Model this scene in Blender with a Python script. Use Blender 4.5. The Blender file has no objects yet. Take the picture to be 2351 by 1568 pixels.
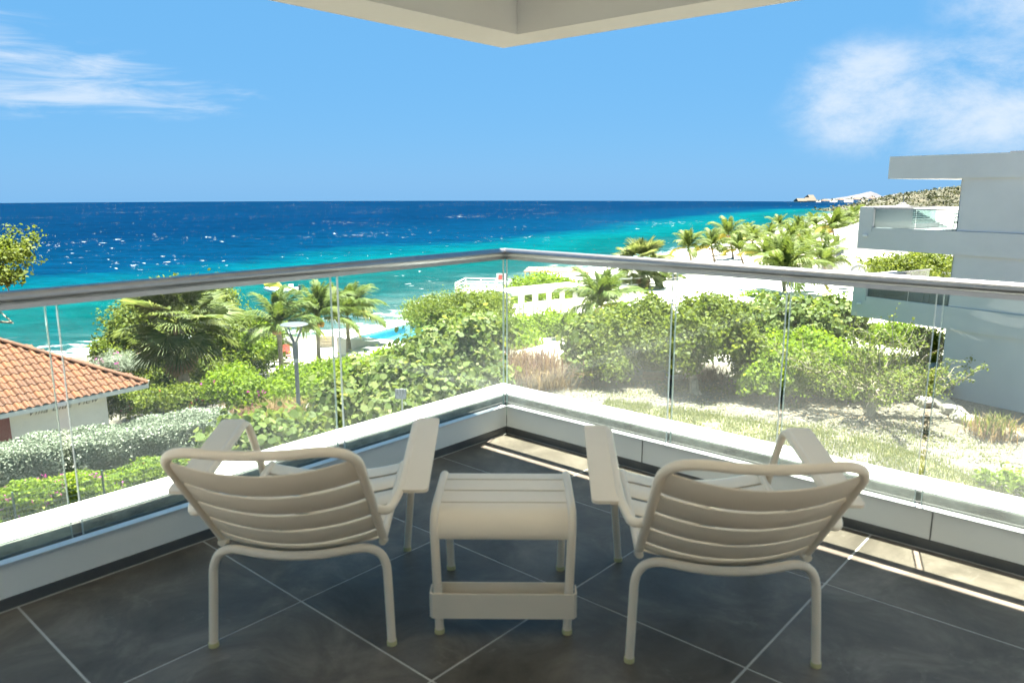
import bpy, bmesh, math, random
import numpy as np
from mathutils import Vector, Matrix, Euler

# ------------------------------------------------------------------ camera, light, exposure
sc = bpy.context.scene
R = math.radians
EYE = 1.27
PITCH = R(11.296)
YAW = R(41.29)                     # direction of the balcony's left parapet
FPX = 1750.2                       # focal length in pixels of the 2351 px wide layout sketch
SEA = -10.0
EARTH = 102500.0                   # the sea sheet bends away like a globe

cam_d = bpy.data.cameras.new('camera')
cam = bpy.data.objects.new('camera', cam_d)
sc.collection.objects.link(cam)
cam.location = (0, 0, EYE)
cam.rotation_euler = (math.pi / 2 - PITCH, 0, 0)
cam_d.lens = 26.8
cam_d.sensor_width = 36
cam_d.clip_start = 0.05
cam_d.clip_end = 6000
cam_d.dof.use_dof = True
cam_d.dof.focus_distance = 30
cam_d.dof.aperture_fstop = 5.0
sc.camera = cam

AX = Vector((math.sin(YAW), math.cos(YAW), 0))      # along the left parapet, towards the corner
BX = Vector((-math.cos(YAW), math.sin(YAW), 0))     # along the right parapet, towards the corner
SUN_TAN = 0.262
sun_dir = (AX * SUN_TAN + BX * 0.088 + Vector((0, 0, 1))).normalized()
SUN_EL = math.asin(sun_dir.z)

sun_d = bpy.data.lights.new('sun', 'SUN')
sun_d.energy = 5.0
sun_d.angle = R(0.5)
sun_d.color = (1.0, 0.945, 0.84)
sun = bpy.data.objects.new('sun', sun_d)
sc.collection.objects.link(sun)
sun.rotation_euler = sun_dir.to_track_quat('Z', 'Y').to_euler()

sc.view_settings.view_transform = 'Standard'
sc.view_settings.look = 'None'
sc.view_settings.gamma = 1
sc.view_settings.use_curve_mapping = False
sc.view_settings.exposure = 2.85
sc.render.engine = 'CYCLES'
sc.cycles.use_denoising = True
sc.cycles.max_bounces = 7
sc.cycles.diffuse_bounces = 4
sc.cycles.glossy_bounces = 3
sc.cycles.adaptive_threshold = 0.02
sc.cycles.transparent_max_bounces = 24
sc.cycles.caustics_reflective = False
sc.cycles.caustics_refractive = False
sc.cycles.sample_clamp_indirect = 6

w = bpy.data.worlds.new('World')
sc.world = w
w.use_nodes = True
nt = w.node_tree
N, LK = nt.nodes, nt.links
bg = N['Background']
bg.inputs['Strength'].default_value = 0.05
sky = N.new('ShaderNodeTexSky')
sky.sky_type = 'NISHITA'
sky.sun_disc = False
sky.sun_elevation = SUN_EL
sky.sun_rotation = math.atan2(sun_dir.x, sun_dir.y)
sky.altitude = 0
sky.air_density = 1.0
sky.dust_density = 0.2
sky.ozone_density = 3.0

def wm(op, a, b=None, clamp=False):
    n = N.new('ShaderNodeMath'); n.operation = op; n.use_clamp = clamp
    for i, v in enumerate((a, b)):
        if v is None: continue
        if isinstance(v, (int, float)): n.inputs[i].default_value = v
        else: LK.new(v, n.inputs[i])
    return n.outputs[0]
tc = N.new('ShaderNodeTexCoord')
sep = N.new('ShaderNodeSeparateXYZ'); LK.new(tc.outputs['Generated'], sep.inputs[0])
az = wm('ARCTAN2', sep.outputs[0], sep.outputs[1])
el = wm('ARCSINE', sep.outputs[2])
cmb = N.new('ShaderNodeCombineXYZ'); LK.new(az, cmb.inputs[0]); LK.new(el, cmb.inputs[1])
def noise(scale, detail, sx, sy, off=0, rough=0.6, dist=0.0):
    mp = N.new('ShaderNodeMapping'); LK.new(cmb.outputs[0], mp.inputs['Vector'])
    mp.inputs['Scale'].default_value = (sx, sy, 1); mp.inputs['Location'].default_value = (off, off * .7, off)
    t = N.new('ShaderNodeTexNoise'); LK.new(mp.outputs[0], t.inputs['Vector'])
    t.inputs['Scale'].default_value = scale; t.inputs['Detail'].default_value = detail
    t.inputs['Roughness'].default_value = rough; t.inputs['Distortion'].default_value = dist
    return t.outputs['Fac']
def blob(a0, e0, ra, re):
    dx = wm('DIVIDE', wm('SUBTRACT', az, R(a0)), R(ra)); dy = wm('DIVIDE', wm('SUBTRACT', el, R(e0)), R(re))
    d = wm('ADD', wm('MULTIPLY', dx, dx), wm('MULTIPLY', dy, dy))
    return wm('SUBTRACT', 1.0, d, True)
def vmax(xs):
    r = xs[0]
    for x in xs[1:]: r = wm('MAXIMUM', r, x)
    return r
def ramp01(x, a, b):
    n = N.new('ShaderNodeMapRange'); n.interpolation_type = 'SMOOTHSTEP'
    LK.new(x, n.inputs[0]); n.inputs[1].default_value = a; n.inputs[2].default_value = b
    return n.outputs[0]
wisp = noise(1.0, 9, 9, 52, 3.3, 0.62, 0.5)
puff = noise(7.5, 12, 1, 1.7, 7.1, 0.66, 0.2)
mL = vmax([blob(-30, 6.6, 10, 3.0), blob(-36, 9.5, 8, 3.6), blob(-24, 6.0, 8, 1.8)])
mR = vmax([blob(24, 5.6, 6.5, 5.5), blob(31, 4.6, 10, 6.5), blob(34, 12.0, 8.5, 5.0)])
mEl = ramp01(wm('ABSOLUTE', az), R(48), R(70))                      # the rest of the sky, out of view: the same broken cloud
cl = wm('MULTIPLY', ramp01(wm('ADD', wisp, wm('MULTIPLY', mL, 0.30)), 0.56, 1.02), ramp01(mL, 0.0, 0.7))
cr = wm('MULTIPLY', ramp01(wm('ADD', puff, wm('MULTIPLY', mR, 0.26)), 0.52, 0.95), ramp01(mR, 0.0, 0.9))
co = wm('MULTIPLY', ramp01(puff, 0.55, 0.72), wm('MULTIPLY', mEl, 0.7))
cloud = wm('MULTIPLY', vmax([wm('MULTIPLY', cl, 0.58), wm('MULTIPLY', cr, 0.66), co]), ramp01(el, R(0.5), R(3.5)))
# azure trade-wind sky: the physical sky pulled towards its own clear blue
azure = N.new('ShaderNodeMix'); azure.data_type = 'RGBA'
azure.inputs[0].default_value = 0.95
LK.new(sky.outputs[0], azure.inputs[6]); azure.inputs[7].default_value = (0.38, 1.25, 2.35, 1)
cm = N.new('ShaderNodeMix'); cm.data_type = 'RGBA'
LK.new(cloud, cm.inputs[0]); LK.new(azure.outputs[2], cm.inputs[6]); cm.inputs[7].default_value = (2.75, 2.85, 2.95, 1)
LK.new(cm.outputs[2], bg.inputs['Color'])

# ------------------------------------------------------------------ layout helpers
CP, SP = math.cos(PITCH), math.sin(PITCH)
def ray(dx, dy):
    x = (dx - 1175.5) / FPX; y = -(dy - 784) / FPX
    return np.array([x, CP + y * SP, -SP + y * CP])
def at(dx, dy, z):                 # the point at height z seen at (dx, dy) of the layout sketch
    d = ray(dx, dy); t = (z - EYE) / d[2]
    return Vector((d[0] * t, d[1] * t, z))
def atY(dx, dy, Y):                # the point at distance Y
    d = ray(dx, dy); t = Y / d[1]
    return Vector((d[0] * t, Y, EYE + d[2] * t))
def pxm(Y, dy=784):                # metres per sketch pixel at distance Y
    d = ray(1175.5, dy); return (Y / d[1]) / FPX
def W(a, b, z=0.0):                # balcony coordinates
    return AX * a + BX * b + Vector((0, 0, z))

COAST = np.array([(-500, -160), (-150, 0), (-70, 32), (-30, 53), (-13, 62), (-5, 74), (2, 92), (12, 112), (29, 135), (62, 192), (128, 318), (196, 452), (330, 560), (700, 620)], float)
def shore(x, y):                   # signed distance from the waterline, + on land
    x = np.asarray(x, float); y = np.asarray(y, float)
    best = np.full(x.shape, 1e9); sg = np.ones(x.shape)
    for (x0, y0), (x1, y1) in zip(COAST[:-1], COAST[1:]):
        ex, ey = x1 - x0, y1 - y0; L2 = ex * ex + ey * ey
        t = np.clip(((x - x0) * ex + (y - y0) * ey) / L2, 0, 1)
        px, py = x - (x0 + t * ex), y - (y0 + t * ey)
        d = np.hypot(px, py); c = ex * py - ey * px
        m = d < best - 1e-9
        sg = np.where(m, np.where(c < 0, 1, -1), sg); best = np.where(m, d, best)
    return best * sg
PZ = -6.80
_p0 = at(826, 772, PZ); _p1 = at(960, 738, PZ); PU = (_p1 - _p0).normalized(); PWV = Vector((PU.y, -PU.x, 0))
POOL_L, POOL_W = 8.5, 6.0
HL0 = np.array((-13.4, 19.2)); HLD = np.array((0.83, 0.56)); HLN = np.array((-0.56, 0.83))
def gz(x, y):
    s = shore(x, y); x = np.asarray(x, float); y = np.asarray(y, float)
    z = np.where(s > 0, -10.35 + 4.2 * (1 - np.exp(-np.maximum(s, 0) / 13.0)), -10.35 + 0.09 * s)
    z = np.maximum(z, -15.0)
    q = (x - HL0[0]) * HLN[0] + (y - HL0[1]) * HLN[1]      # the plot behind the silver hedge lies lower
    k = np.clip((q - 1.2) / 2.5, 0, 1) * np.clip((-7.5 - x) / 3.0, 0, 1)
    z = z - 1.0 * k * k * (3 - 2 * k) * np.clip(s / 15, 0, 1)
    z = z + 0.05 * np.sin(x * 0.7 + 1.3) * np.cos(y * 0.6) * np.clip(s / 10, 0, 1)
    ps = (x - _p0.x) * PU.x + (y - _p0.y) * PU.y; pt = (x - _p0.x) * PWV.x + (y - _p0.y) * PWV.y   # the pool is dug in
    dig = np.clip((ps + .5) / .8, 0, 1) * np.clip((POOL_L + .2 - ps) / .8, 0, 1) * np.clip((pt + .5) / .8, 0, 1) * np.clip((POOL_W - pt) / .8, 0, 1)
    z = z - 2.0 * dig
    d = np.hypot(x, y)
    return z - d * d / (2 * EARTH)
def g1(x, y): return float(gz(np.array([x]), np.array([y]))[0])
def base(dx, dy, lift=0.0):        # where the ray of the sketch meets the ground
    z = -6.2
    for _ in range(30):
        p = at(dx, dy, z); z = 0.5 * z + 0.5 * (g1(p.x, p.y) + lift)
    return at(dx, dy, z)

# ------------------------------------------------------------------ materials
MATS = {}
def nodes_of(name):
    m = bpy.data.materials.new(name); m.use_nodes = True
    MATS[name] = m
    return m, m.node_tree.nodes, m.node_tree.links, m.node_tree.nodes['Principled BSDF']
def mat(name, c, rough=0.6, var=0.12, scale=4.0, bump=0.0, bscale=40.0, metal=0.0, spec=0.5, c2=None, stretch=(1, 1, 1), coat=0.0, coord='Object', detail=6):
    if name in MATS: return MATS[name]
    m, n, l, p = nodes_of(name)
    p.inputs['Roughness'].default_value = rough; p.inputs['Metallic'].default_value = metal
    p.inputs['Specular IOR Level'].default_value = spec
    if coat: p.inputs['Coat Weight'].default_value = coat
    t = n.new('ShaderNodeTexCoord'); mp = n.new('ShaderNodeMapping'); mp.inputs['Scale'].default_value = stretch
    l.new(t.outputs[coord], mp.inputs['Vector'])
    if var or c2:
        x = n.new('ShaderNodeTexNoise'); x.inputs['Scale'].default_value = scale; x.inputs['Detail'].default_value = detail
        x.inputs['Roughness'].default_value = 0.65
        l.new(mp.outputs[0], x.inputs['Vector'])
        r = n.new('ShaderNodeValToRGB'); l.new(x.outputs['Fac'], r.inputs[0])
        a = [v * (1 - var) for v in c]; b = list(c2) if c2 else [min(1, v * (1 + var)) for v in c]
        r.color_ramp.elements[0].position = 0.33; r.color_ramp.elements[1].position = 0.67
        r.color_ramp.elements[0].color = (*a, 1); r.color_ramp.elements[1].color = (*b, 1)
        l.new(r.outputs[0], p.inputs['Base Color'])
    else:
        p.inputs['Base Color'].default_value = (*c, 1)
    if bump:
        x = n.new('ShaderNodeTexNoise'); x.inputs['Scale'].default_value = bscale; x.inputs['Detail'].default_value = 5
        l.new(mp.outputs[0], x.inputs['Vector'])
        b = n.new('ShaderNodeBump'); b.inputs['Strength'].default_value = bump; b.inputs['Distance'].default_value = 0.02
        l.new(x.outputs['Fac'], b.inputs['Height']); l.new(b.outputs[0], p.inputs['Normal'])
    return m
def leafmat(name, dark, mid, light, trans=0.3, rough=0.45, spec=0.35, tcol=None):
    dark, mid, light = [tuple(min(.6, v * 1.5) for v in c) for c in (dark, mid, light)]
    trans = min(.5, trans * 1.35); rough = max(rough, .55); spec = min(spec, .18)
    if name in MATS: return MATS[name]
    m, n, l, p = nodes_of(name)
    a = n.new('ShaderNodeAttribute'); a.attribute_name = 'tint'
    r = n.new('ShaderNodeValToRGB'); l.new(a.outputs['Fac'], r.inputs[0])
    e = r.color_ramp.elements
    e[0].color = (*dark, 1); e[1].color = (*light, 1); x = e.new(0.5); x.color = (*mid, 1)
    l.new(r.outputs[0], p.inputs['Base Color'])
    p.inputs['Roughness'].default_value = rough; p.inputs['Specular IOR Level'].default_value = spec
    t = n.new('ShaderNodeBsdfTranslucent')
    g = n.new('ShaderNodeMix'); g.data_type = 'RGBA'; g.blend_type = 'MULTIPLY'; g.inputs[0].default_value = 1
    l.new(r.outputs[0], g.inputs[6]); g.inputs[7].default_value = (*(tcol or (1.28, 1.22, 0.75)), 1)
    l.new(g.outputs[2], t.inputs['Color'])
    s = n.new('ShaderNodeMixShader'); s.inputs[0].default_value = trans
    l.new(p.outputs[0], s.inputs[1]); l.new(t.outputs[0], s.inputs[2])
    l.new(s.outputs[0], n['Material Output'].inputs[0])
    return m
def glassmat(name, tint=(0.93, 0.975, 0.95), ior=1.5, veil=0.03):
    m, n, l, p = nodes_of(name)
    n.remove(p)
    tr = n.new('ShaderNodeBsdfTransparent'); tr.inputs[0].default_value = (*tint, 1)
    gl = n.new('ShaderNodeBsdfGlossy'); gl.inputs['Roughness'].default_value = 0.0; gl.inputs[0].default_value = (1, 1, 1, 1)
    fr = n.new('ShaderNodeFresnel')
    ge = n.new('ShaderNodeNewGeometry'); io = n.new('ShaderNodeMix'); io.data_type = 'FLOAT'      # both faces of the pane reflect alike
    l.new(ge.outputs['Backfacing'], io.inputs[0]); io.inputs[2].default_value = ior; io.inputs[3].default_value = 1 / ior
    l.new(io.outputs[0], fr.inputs[0])
    s = n.new('ShaderNodeMixShader'); l.new(fr.outputs[0], s.inputs[0]); l.new(tr.outputs[0], s.inputs[1]); l.new(gl.outputs[0], s.inputs[2])
    df = n.new('ShaderNodeBsdfDiffuse'); df.inputs[0].default_value = (0.86, 0.85, 0.78, 1)
    tl = n.new('ShaderNodeBsdfTranslucent'); tl.inputs[0].default_value = (0.86, 0.85, 0.78, 1)
    ds = n.new('ShaderNodeMixShader'); l.new(df.outputs[0], ds.inputs[1]); l.new(tl.outputs[0], ds.inputs[2]); ds.inputs[0].default_value = 0.5
    tx = n.new('ShaderNodeTexCoord'); nz = n.new('ShaderNodeTexNoise'); nz.inputs['Scale'].default_value = 2.2; nz.inputs['Detail'].default_value = 8
    l.new(tx.outputs['Object'], nz.inputs['Vector'])
    mr = n.new('ShaderNodeMapRange'); l.new(nz.outputs['Fac'], mr.inputs[0]); mr.inputs[1].default_value = .3; mr.inputs[2].default_value = .8
    mr.inputs[3].default_value = .6; mr.inputs[4].default_value = 1.5
    sz = n.new('ShaderNodeSeparateXYZ'); l.new(tx.outputs['Object'], sz.inputs[0])            # milky haze over the view put into the glass, thickest low down
    mz = n.new('ShaderNodeMapRange'); mz.interpolation_type = 'SMOOTHSTEP'; l.new(sz.outputs[2], mz.inputs[0])
    mz.inputs[1].default_value = .90; mz.inputs[2].default_value = .34; mz.inputs[3].default_value = veil * .10; mz.inputs[4].default_value = veil
    mm = n.new('ShaderNodeMath'); mm.operation = 'MULTIPLY'; l.new(mr.outputs[0], mm.inputs[0]); l.new(mz.outputs[0], mm.inputs[1])
    o = n.new('ShaderNodeMixShader'); l.new(mm.outputs[0], o.inputs[0]); l.new(s.outputs[0], o.inputs[1]); l.new(ds.outputs[0], o.inputs[2])
    l.new(o.outputs[0], n['Material Output'].inputs[0])
    return m

# ------------------------------------------------------------------ mesh helpers
COL = sc.collection
def tag(o, label=None, cat=None, group=None, kind=None):
    if label: o['label'] = label
    if cat: o['category'] = cat
    if group: o['group'] = group
    if kind: o['kind'] = kind
    return o
def empty(name, loc=(0, 0, 0), rz=0.0, label=None, cat=None, group=None):
    o = bpy.data.objects.new(name, None); COL.objects.link(o)
    o.location = loc; o.rotation_euler = (0, 0, rz); o.empty_display_size = 0.1
    return tag(o, label, cat, group)
def link(name, me, m=None, parent=None, loc=None, rot=None, scale=None):
    o = bpy.data.objects.new(name, me); COL.objects.link(o)
    if m is not None and len(me.materials) == 0: me.materials.append(m)
    if parent is not None: o.parent = parent
    if loc is not None: o.location = loc
    if rot is not None: o.rotation_euler = rot
    if scale is not None: o.scale = scale
    return o
def npmesh(name, V, F, attrs=None, smooth=False):
    """V (n,3); F (m,k) all faces the same size"""
    V = np.ascontiguousarray(V, dtype=np.float32); F = np.ascontiguousarray(F, dtype=np.int32)
    me = bpy.data.meshes.new(name); k = F.shape[1]
    me.vertices.add(len(V)); me.vertices.foreach_set('co', V.ravel())
    me.loops.add(F.size); me.loops.foreach_set('vertex_index', F.ravel())
    me.polygons.add(len(F)); me.polygons.foreach_set('loop_start', np.arange(0, F.size, k, dtype=np.int32))
    try: me.polygons.foreach_set('loop_total', np.full(len(F), k, dtype=np.int32))
    except Exception: pass
    if smooth: me.polygons.foreach_set('use_smooth', np.ones(len(F), dtype=bool))
    for an, av in (attrs or {}).items():
        a = me.attributes.new(an, 'FLOAT', 'POINT'); a.data.foreach_set('value', np.ascontiguousarray(av, dtype=np.float32))
    me.update(calc_edges=True)
    return me
class MB:
    """collects simple solids into one mesh"""
    def __init__(s): s.v = []; s.f = []
    def add(s, vs, fs):
        o = len(s.v); s.v += [tuple(v) for v in vs]; s.f += [tuple(i + o for i in f) for f in fs]; return s
    def box(s, c, size, rot=None):
        h = [x / 2 for x in size]; M = rot or Matrix.Identity(3)
        vs = [Vector(c) + M @ Vector((sx * h[0], sy * h[1], sz * h[2])) for sx in (-1, 1) for sy in (-1, 1) for sz in (-1, 1)]
        return s.add(vs, [(0, 1, 3, 2), (4, 6, 7, 5), (0, 4, 5, 1), (2, 3, 7, 6), (0, 2, 6, 4), (1, 5, 7, 3)])
    def prism(s, poly, z0, z1):     # poly: list of (x,y) counter-clockwise
        n = len(poly); vs = [(x, y, z0) for x, y in poly] + [(x, y, z1) for x, y in poly]
        fs = [tuple(range(n - 1, -1, -1)), tuple(range(n, 2 * n))] + [(i, (i + 1) % n, n + (i + 1) % n, n + i) for i in range(n)]
        return s.add(vs, fs)
    def hexa(s, p):                 # 8 points: bottom 4, top 4
        return s.add(p, [(3, 2, 1, 0), (4, 5, 6, 7), (0, 1, 5, 4), (1, 2, 6, 5), (2, 3, 7, 6), (3, 0, 4, 7)])
    def tube(s, pts, r, seg=10, cap=True):
        pts = [Vector(p) for p in pts]; n = len(pts)
        rs = r if isinstance(r, (list, tuple)) else [r] * n
        T = [(pts[min(i + 1, n - 1)] - pts[max(i - 1, 0)]).normalized() for i in range(n)]
        up = Vector((0, 0, 1)) if abs(T[0].z) < 0.9 else Vector((1, 0, 0))
        nn = (up - T[0] * up.dot(T[0])).normalized(); vs = []
        for i in range(n):
            nn = (nn - T[i] * nn.dot(T[i])).normalized(); b = T[i].cross(nn)
            for k in range(seg):
                a = 2 * math.pi * k / seg; vs.append(pts[i] + (nn * math.cos(a) + b * math.sin(a)) * rs[i])
        fs = [(i * seg + k, i * seg + (k + 1) % seg, (i + 1) * seg + (k + 1) % seg, (i + 1) * seg + k) for i in range(n - 1) for k in range(seg)]
        if cap: fs += [tuple(range(seg - 1, -1, -1)), tuple((n - 1) * seg + k for k in range(seg))]
        return s.add(vs, fs)
    def disc(s, c, r, h, seg=24, r2=None):
        r2 = r if r2 is None else r2
        return s.tube([Vector(c), Vector(c) + Vector((0, 0, h))], [r, r2], seg)
    def build(s, name, m, parent=None, smooth=False, bevel=0, loc=None, autosm=None):
        me = bpy.data.meshes.new(name); me.from_pydata(s.v, [], s.f)
        bm = bmesh.new(); bm.from_mesh(me); bmesh.ops.recalc_face_normals(bm, faces=bm.faces)
        if bevel: bmesh.ops.bevel(bm, geom=list(bm.edges), offset=bevel, segments=2, affect='EDGES', profile=0.5)
        bm.to_mesh(me); bm.free()
        if smooth:
            for p in me.polygons: p.use_smooth = True
            try: me.set_sharp_from_angle(angle=R(40))
            except Exception: pass
        me.update()
        return link(name, me, m, parent, loc)
def round_path(pts, rads, n=6):
    """polyline with rounded corners"""
    pts = [Vector(p) for p in pts]; out = [pts[0]]
    for i in range(1, len(pts) - 1):
        a, b, c = pts[i - 1], pts[i], pts[i + 1]; r = rads[i - 1] if isinstance(rads, (list, tuple)) else rads
        u = (a - b); v = (c - b); r = min(r, u.length * .48, v.length * .48)
        p0 = b + u.normalized() * r; p1 = b + v.normalized() * r
        for k in range(n + 1):
            t = k / n; out.append(p0 * (1 - t) ** 2 + b * 2 * t * (1 - t) + p1 * t * t)
    out.append(pts[-1]); return out
def copy_tree(o, parent=None):
    c = o.copy(); COL.objects.link(c); c.parent = parent
    for ch in list(o.children): copy_tree(ch, c)
    return c

# ------------------------------------------------------------------ ground and sea
def axis(lo, hi, c, fine, n):
    t = np.linspace(-1, 1, n); k = 3.2
    s = np.sinh(k * t) / math.sinh(k)
    return np.where(s < 0, c + s * (c - lo), c + s * (hi - c))
gx = axis(-420, 760, 0, .5, 300); gy = axis(-120, 640, 34, .5, 300)
GX, GY = np.meshgrid(gx, gy)
GZ = gz(GX, GY)
ni, nj = GX.shape
idx = np.arange(ni * nj).reshape(ni, nj)
GF = np.stack([idx[:-1, :-1], idx[:-1, 1:], idx[1:, 1:], idx[1:, :-1]], -1).reshape(-1, 4)
m, n, l, p = nodes_of('gravel_ground')
p.inputs['Roughness'].default_value = 0.9
tcn = n.new('ShaderNodeTexCoord')
def gnoise(scale, detail, rough=.65):
    x = n.new('ShaderNodeTexNoise'); x.inputs['Scale'].default_value = scale; x.inputs['Detail'].default_value = detail; x.inputs['Roughness'].default_value = rough
    l.new(tcn.outputs['Object'], x.inputs['Vector']); return x.outputs['Fac']
def gramp(f, stops):
    r = n.new('ShaderNodeValToRGB'); l.new(f, r.inputs[0]); e = r.color_ramp.elements
    while len(e) > 2: e.remove(e[-1])
    e[0].position = stops[0][0]; e[0].color = (*stops[0][1], 1); e[1].position = stops[-1][0]; e[1].color = (*stops[-1][1], 1)
    for s, c in stops[1:-1]:
        x = e.new(s); x.color = (*c, 1)
    return r.outputs[0]
def gmix(f, a, b):
    x = n.new('ShaderNodeMix'); x.data_type = 'RGBA'; l.new(f, x.inputs[0]); l.new(a, x.inputs[6]); l.new(b, x.inputs[7]); return x.outputs[2]
stones = gramp(gnoise(14, 8, .8), [(.36, (.040, .036, .024)), (.47, (.115, .106, .082)), (.60, (.22, .205, .17))])
soil = gramp(gnoise(9, 8, .75), [(.3, (.045, .045, .024)), (.5, (.10, .095, .06)), (.7, (.17, .16, .12))])
sandc = gramp(gnoise(3, 6, .6), [(.3, (.52, .49, .42)), (.7, (.66, .63, .57))])
patch = n.new('ShaderNodeMapRange'); l.new(gnoise(.32, 5, .7), patch.inputs[0]); patch.inputs[1].default_value = .52; patch.inputs[2].default_value = .66
at_s = n.new('ShaderNodeAttribute'); at_s.attribute_name = 'sand'
l.new(gmix(at_s.outputs['Fac'], gmix(patch.outputs[0], stones, soil), sandc), p.inputs['Base Color'])
bp = n.new('ShaderNodeBump'); bp.inputs['Strength'].default_value = .9; bp.inputs['Distance'].default_value = .05
l.new(gnoise(22, 6, .8), bp.inputs['Height']); l.new(bp.outputs[0], p.inputs['Normal'])
S = shore(GX, GY)
sandm = np.clip((34 - S) / 8, 0, 1) * np.clip((GX + 15) / 5, 0, 1)
sandm = np.maximum(sandm, np.clip((GY - 33) / 3, 0, 1) * np.clip((GX + 2) / 3, 0, 1))
me = npmesh('ground', np.stack([GX, GY, GZ], -1).reshape(-1, 3), GF, {'sand': sandm.ravel()}, True)
tag(link('ground', me, MATS['gravel_ground']), 'pale gravel and sand ground sloping down to the sea', kind='structure')

th = np.radians(np.linspace(-75, 75, 420)); rr = np.concatenate([np.geomspace(22, 1000, 330), np.linspace(1010, 1680, 30)])
TH, RR = np.meshgrid(th, rr)
SX, SY = RR * np.sin(TH), RR * np.cos(TH)
swell = 0.10 * np.sin(SX * .5 + SY * .9) + 0.08 * np.sin(SX * 1.1 - SY * .5 + 2) + .05 * np.sin(SY * 2.1 + SX * .8)
SZ = SEA - RR ** 2 / (2 * EARTH) + swell * np.clip(200 / RR, 0, 1) * np.clip(-shore(SX, SY) / 6, 0, 1)
ni, nj = SX.shape; idx = np.arange(ni * nj).reshape(ni, nj)
SF = np.stack([idx[:-1, :-1], idx[:-1, 1:], idx[1:, 1:], idx[1:, :-1]], -1).reshape(-1, 4)
me = npmesh('sea', np.stack([SX, SY, SZ], -1).reshape(-1, 3), SF, {'off': -shore(SX, SY).ravel()}, True)
m, n, l, p = nodes_of('sea_water')
tcn = n.new('ShaderNodeTexCoord')
def smap(sx, sy, rot, scale, detail, rough=.6, dist=0.0):
    mp = n.new('ShaderNodeMapping'); mp.inputs['Scale'].default_value = (sx, sy, 1); mp.inputs['Rotation'].default_value = (0, 0, rot)
    l.new(tcn.outputs['Object'], mp.inputs['Vector'])
    x = n.new('ShaderNodeTexNoise'); x.inputs['Scale'].default_value = scale; x.inputs['Detail'].default_value = detail; x.inputs['Roughness'].default_value = rough; x.inputs['Distortion'].default_value = dist
    l.new(mp.outputs[0], x.inputs['Vector']); return x.outputs['Fac']
def smath(op, a, b):
    x = n.new('ShaderNodeMath'); x.operation = op
    for i, v in enumerate((a, b)):
        if isinstance(v, (int, float)): x.inputs[i].default_value = v
        else: l.new(v, x.inputs[i])
    return x.outputs[0]
def srange(f, a, b, c=0, d=1):
    x = n.new('ShaderNodeMapRange'); x.interpolation_type = 'SMOOTHSTEP'; l.new(f, x.inputs[0])
    for i, v in enumerate((a, b, c, d)): x.inputs[i + 1].default_value = v
    return x.outputs[0]
offa = n.new('ShaderNodeAttribute'); offa.attribute_name = 'off'
warp = smath('MULTIPLY', smath('SUBTRACT', smap(1, 1, .5, .018, 4, .55), .5), 45)
warp2 = smath('MULTIPLY', smath('SUBTRACT', smap(.5, 2.2, -.5, .12, 4, .6), .5), 16)
dep = smath('DIVIDE', smath('ADD', smath('ADD', offa.outputs['Fac'], warp), warp2), 170)
colr = n.new('ShaderNodeValToRGB'); l.new(dep, colr.inputs[0])
e = colr.color_ramp.elements
e[0].position = 0.0; e[0].color = (.05, .09, .09, 1); e[1].position = .80; e[1].color = (.0, .0105, .033, 1)
for s, c in ((.05, (.004, .040, .045)), (.12, (.0, .041, .046)), (.19, (.0, .053, .060)), (.26, (.0, .041, .059)), (.345, (.0, .0175, .045))):
    x = e.new(s); x.color = (*c, 1)
rip = smap(.45, 1.6, -.35, 1.3, 6, .7)
mixr = n.new('ShaderNodeMix'); mixr.data_type = 'RGBA'; mixr.blend_type = 'MULTIPLY'; mixr.inputs[0].default_value = 1
l.new(colr.outputs[0], mixr.inputs[6])
rr_ = n.new('ShaderNodeMapRange'); l.new(rip, rr_.inputs[0])
for i, v in enumerate((.3, .7, .72, 1.3)): rr_.inputs[i + 1].default_value = v
strk = n.new('ShaderNodeMapRange'); l.new(smap(.30, 1.5, -.32, .22, 5, .65), strk.inputs[0])
for i, v in enumerate((.32, .68, .80, 1.22)): strk.inputs[i + 1].default_value = v
l.new(smath('MULTIPLY', rr_.outputs[0], strk.outputs[0]), mixr.inputs[7])
cap1 = smap(.62, 1.5, -.30, .62, 6, .70, .3)
cap2 = smap(1, 1, 0, .02, 3, .5)
caps = srange(smath('ADD', cap1, smath('MULTIPLY', smath('SUBTRACT', cap2, .5), .25)), .668, .715)
shore_foam = smath('MULTIPLY', srange(smath('ADD', smap(.6, 1.4, -.5, .55, 6, .7), smath('MULTIPLY', offa.outputs['Fac'], -.018)), .46, .58), srange(offa.outputs['Fac'], 9, 2))
foam = smath('MAXIMUM', caps, shore_foam)
fm = n.new('ShaderNodeMix'); fm.data_type = 'RGBA'; l.new(foam, fm.inputs[0]); l.new(mixr.outputs[2], fm.inputs[6]); fm.inputs[7].default_value = (.8, .83, .85, 1)
l.new(fm.outputs[2], p.inputs['Base Color'])
p.inputs['Roughness'].default_value = .5; p.inputs['IOR'].default_value = 1.33; p.inputs['Specular IOR Level'].default_value = .02
bp = n.new('ShaderNodeBump'); bp.inputs['Strength'].default_value = .55; bp.inputs['Distance'].default_value = .5
l.new(smath('ADD', rip, smath('MULTIPLY', smap(.3, .9, -.4, .4, 4), 1.4)), bp.inputs['Height']); l.new(bp.outputs[0], p.inputs['Normal'])
df_ = n.new('ShaderNodeBsdfDiffuse'); l.new(fm.outputs[2], df_.inputs[0]); l.new(bp.outputs[0], df_.inputs['Normal'])
mxs = n.new('ShaderNodeMixShader'); mxs.inputs[0].default_value = .07; l.new(df_.outputs[0], mxs.inputs[1]); l.new(p.outputs[0], mxs.inputs[2]); l.new(mxs.outputs[0], n['Material Output'].inputs[0])
p.inputs['Roughness'].default_value = .25; p.inputs['Specular IOR Level'].default_value = .5
tag(link('sea', me, m), 'turquoise to deep blue sea with whitecaps', kind='structure')

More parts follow.
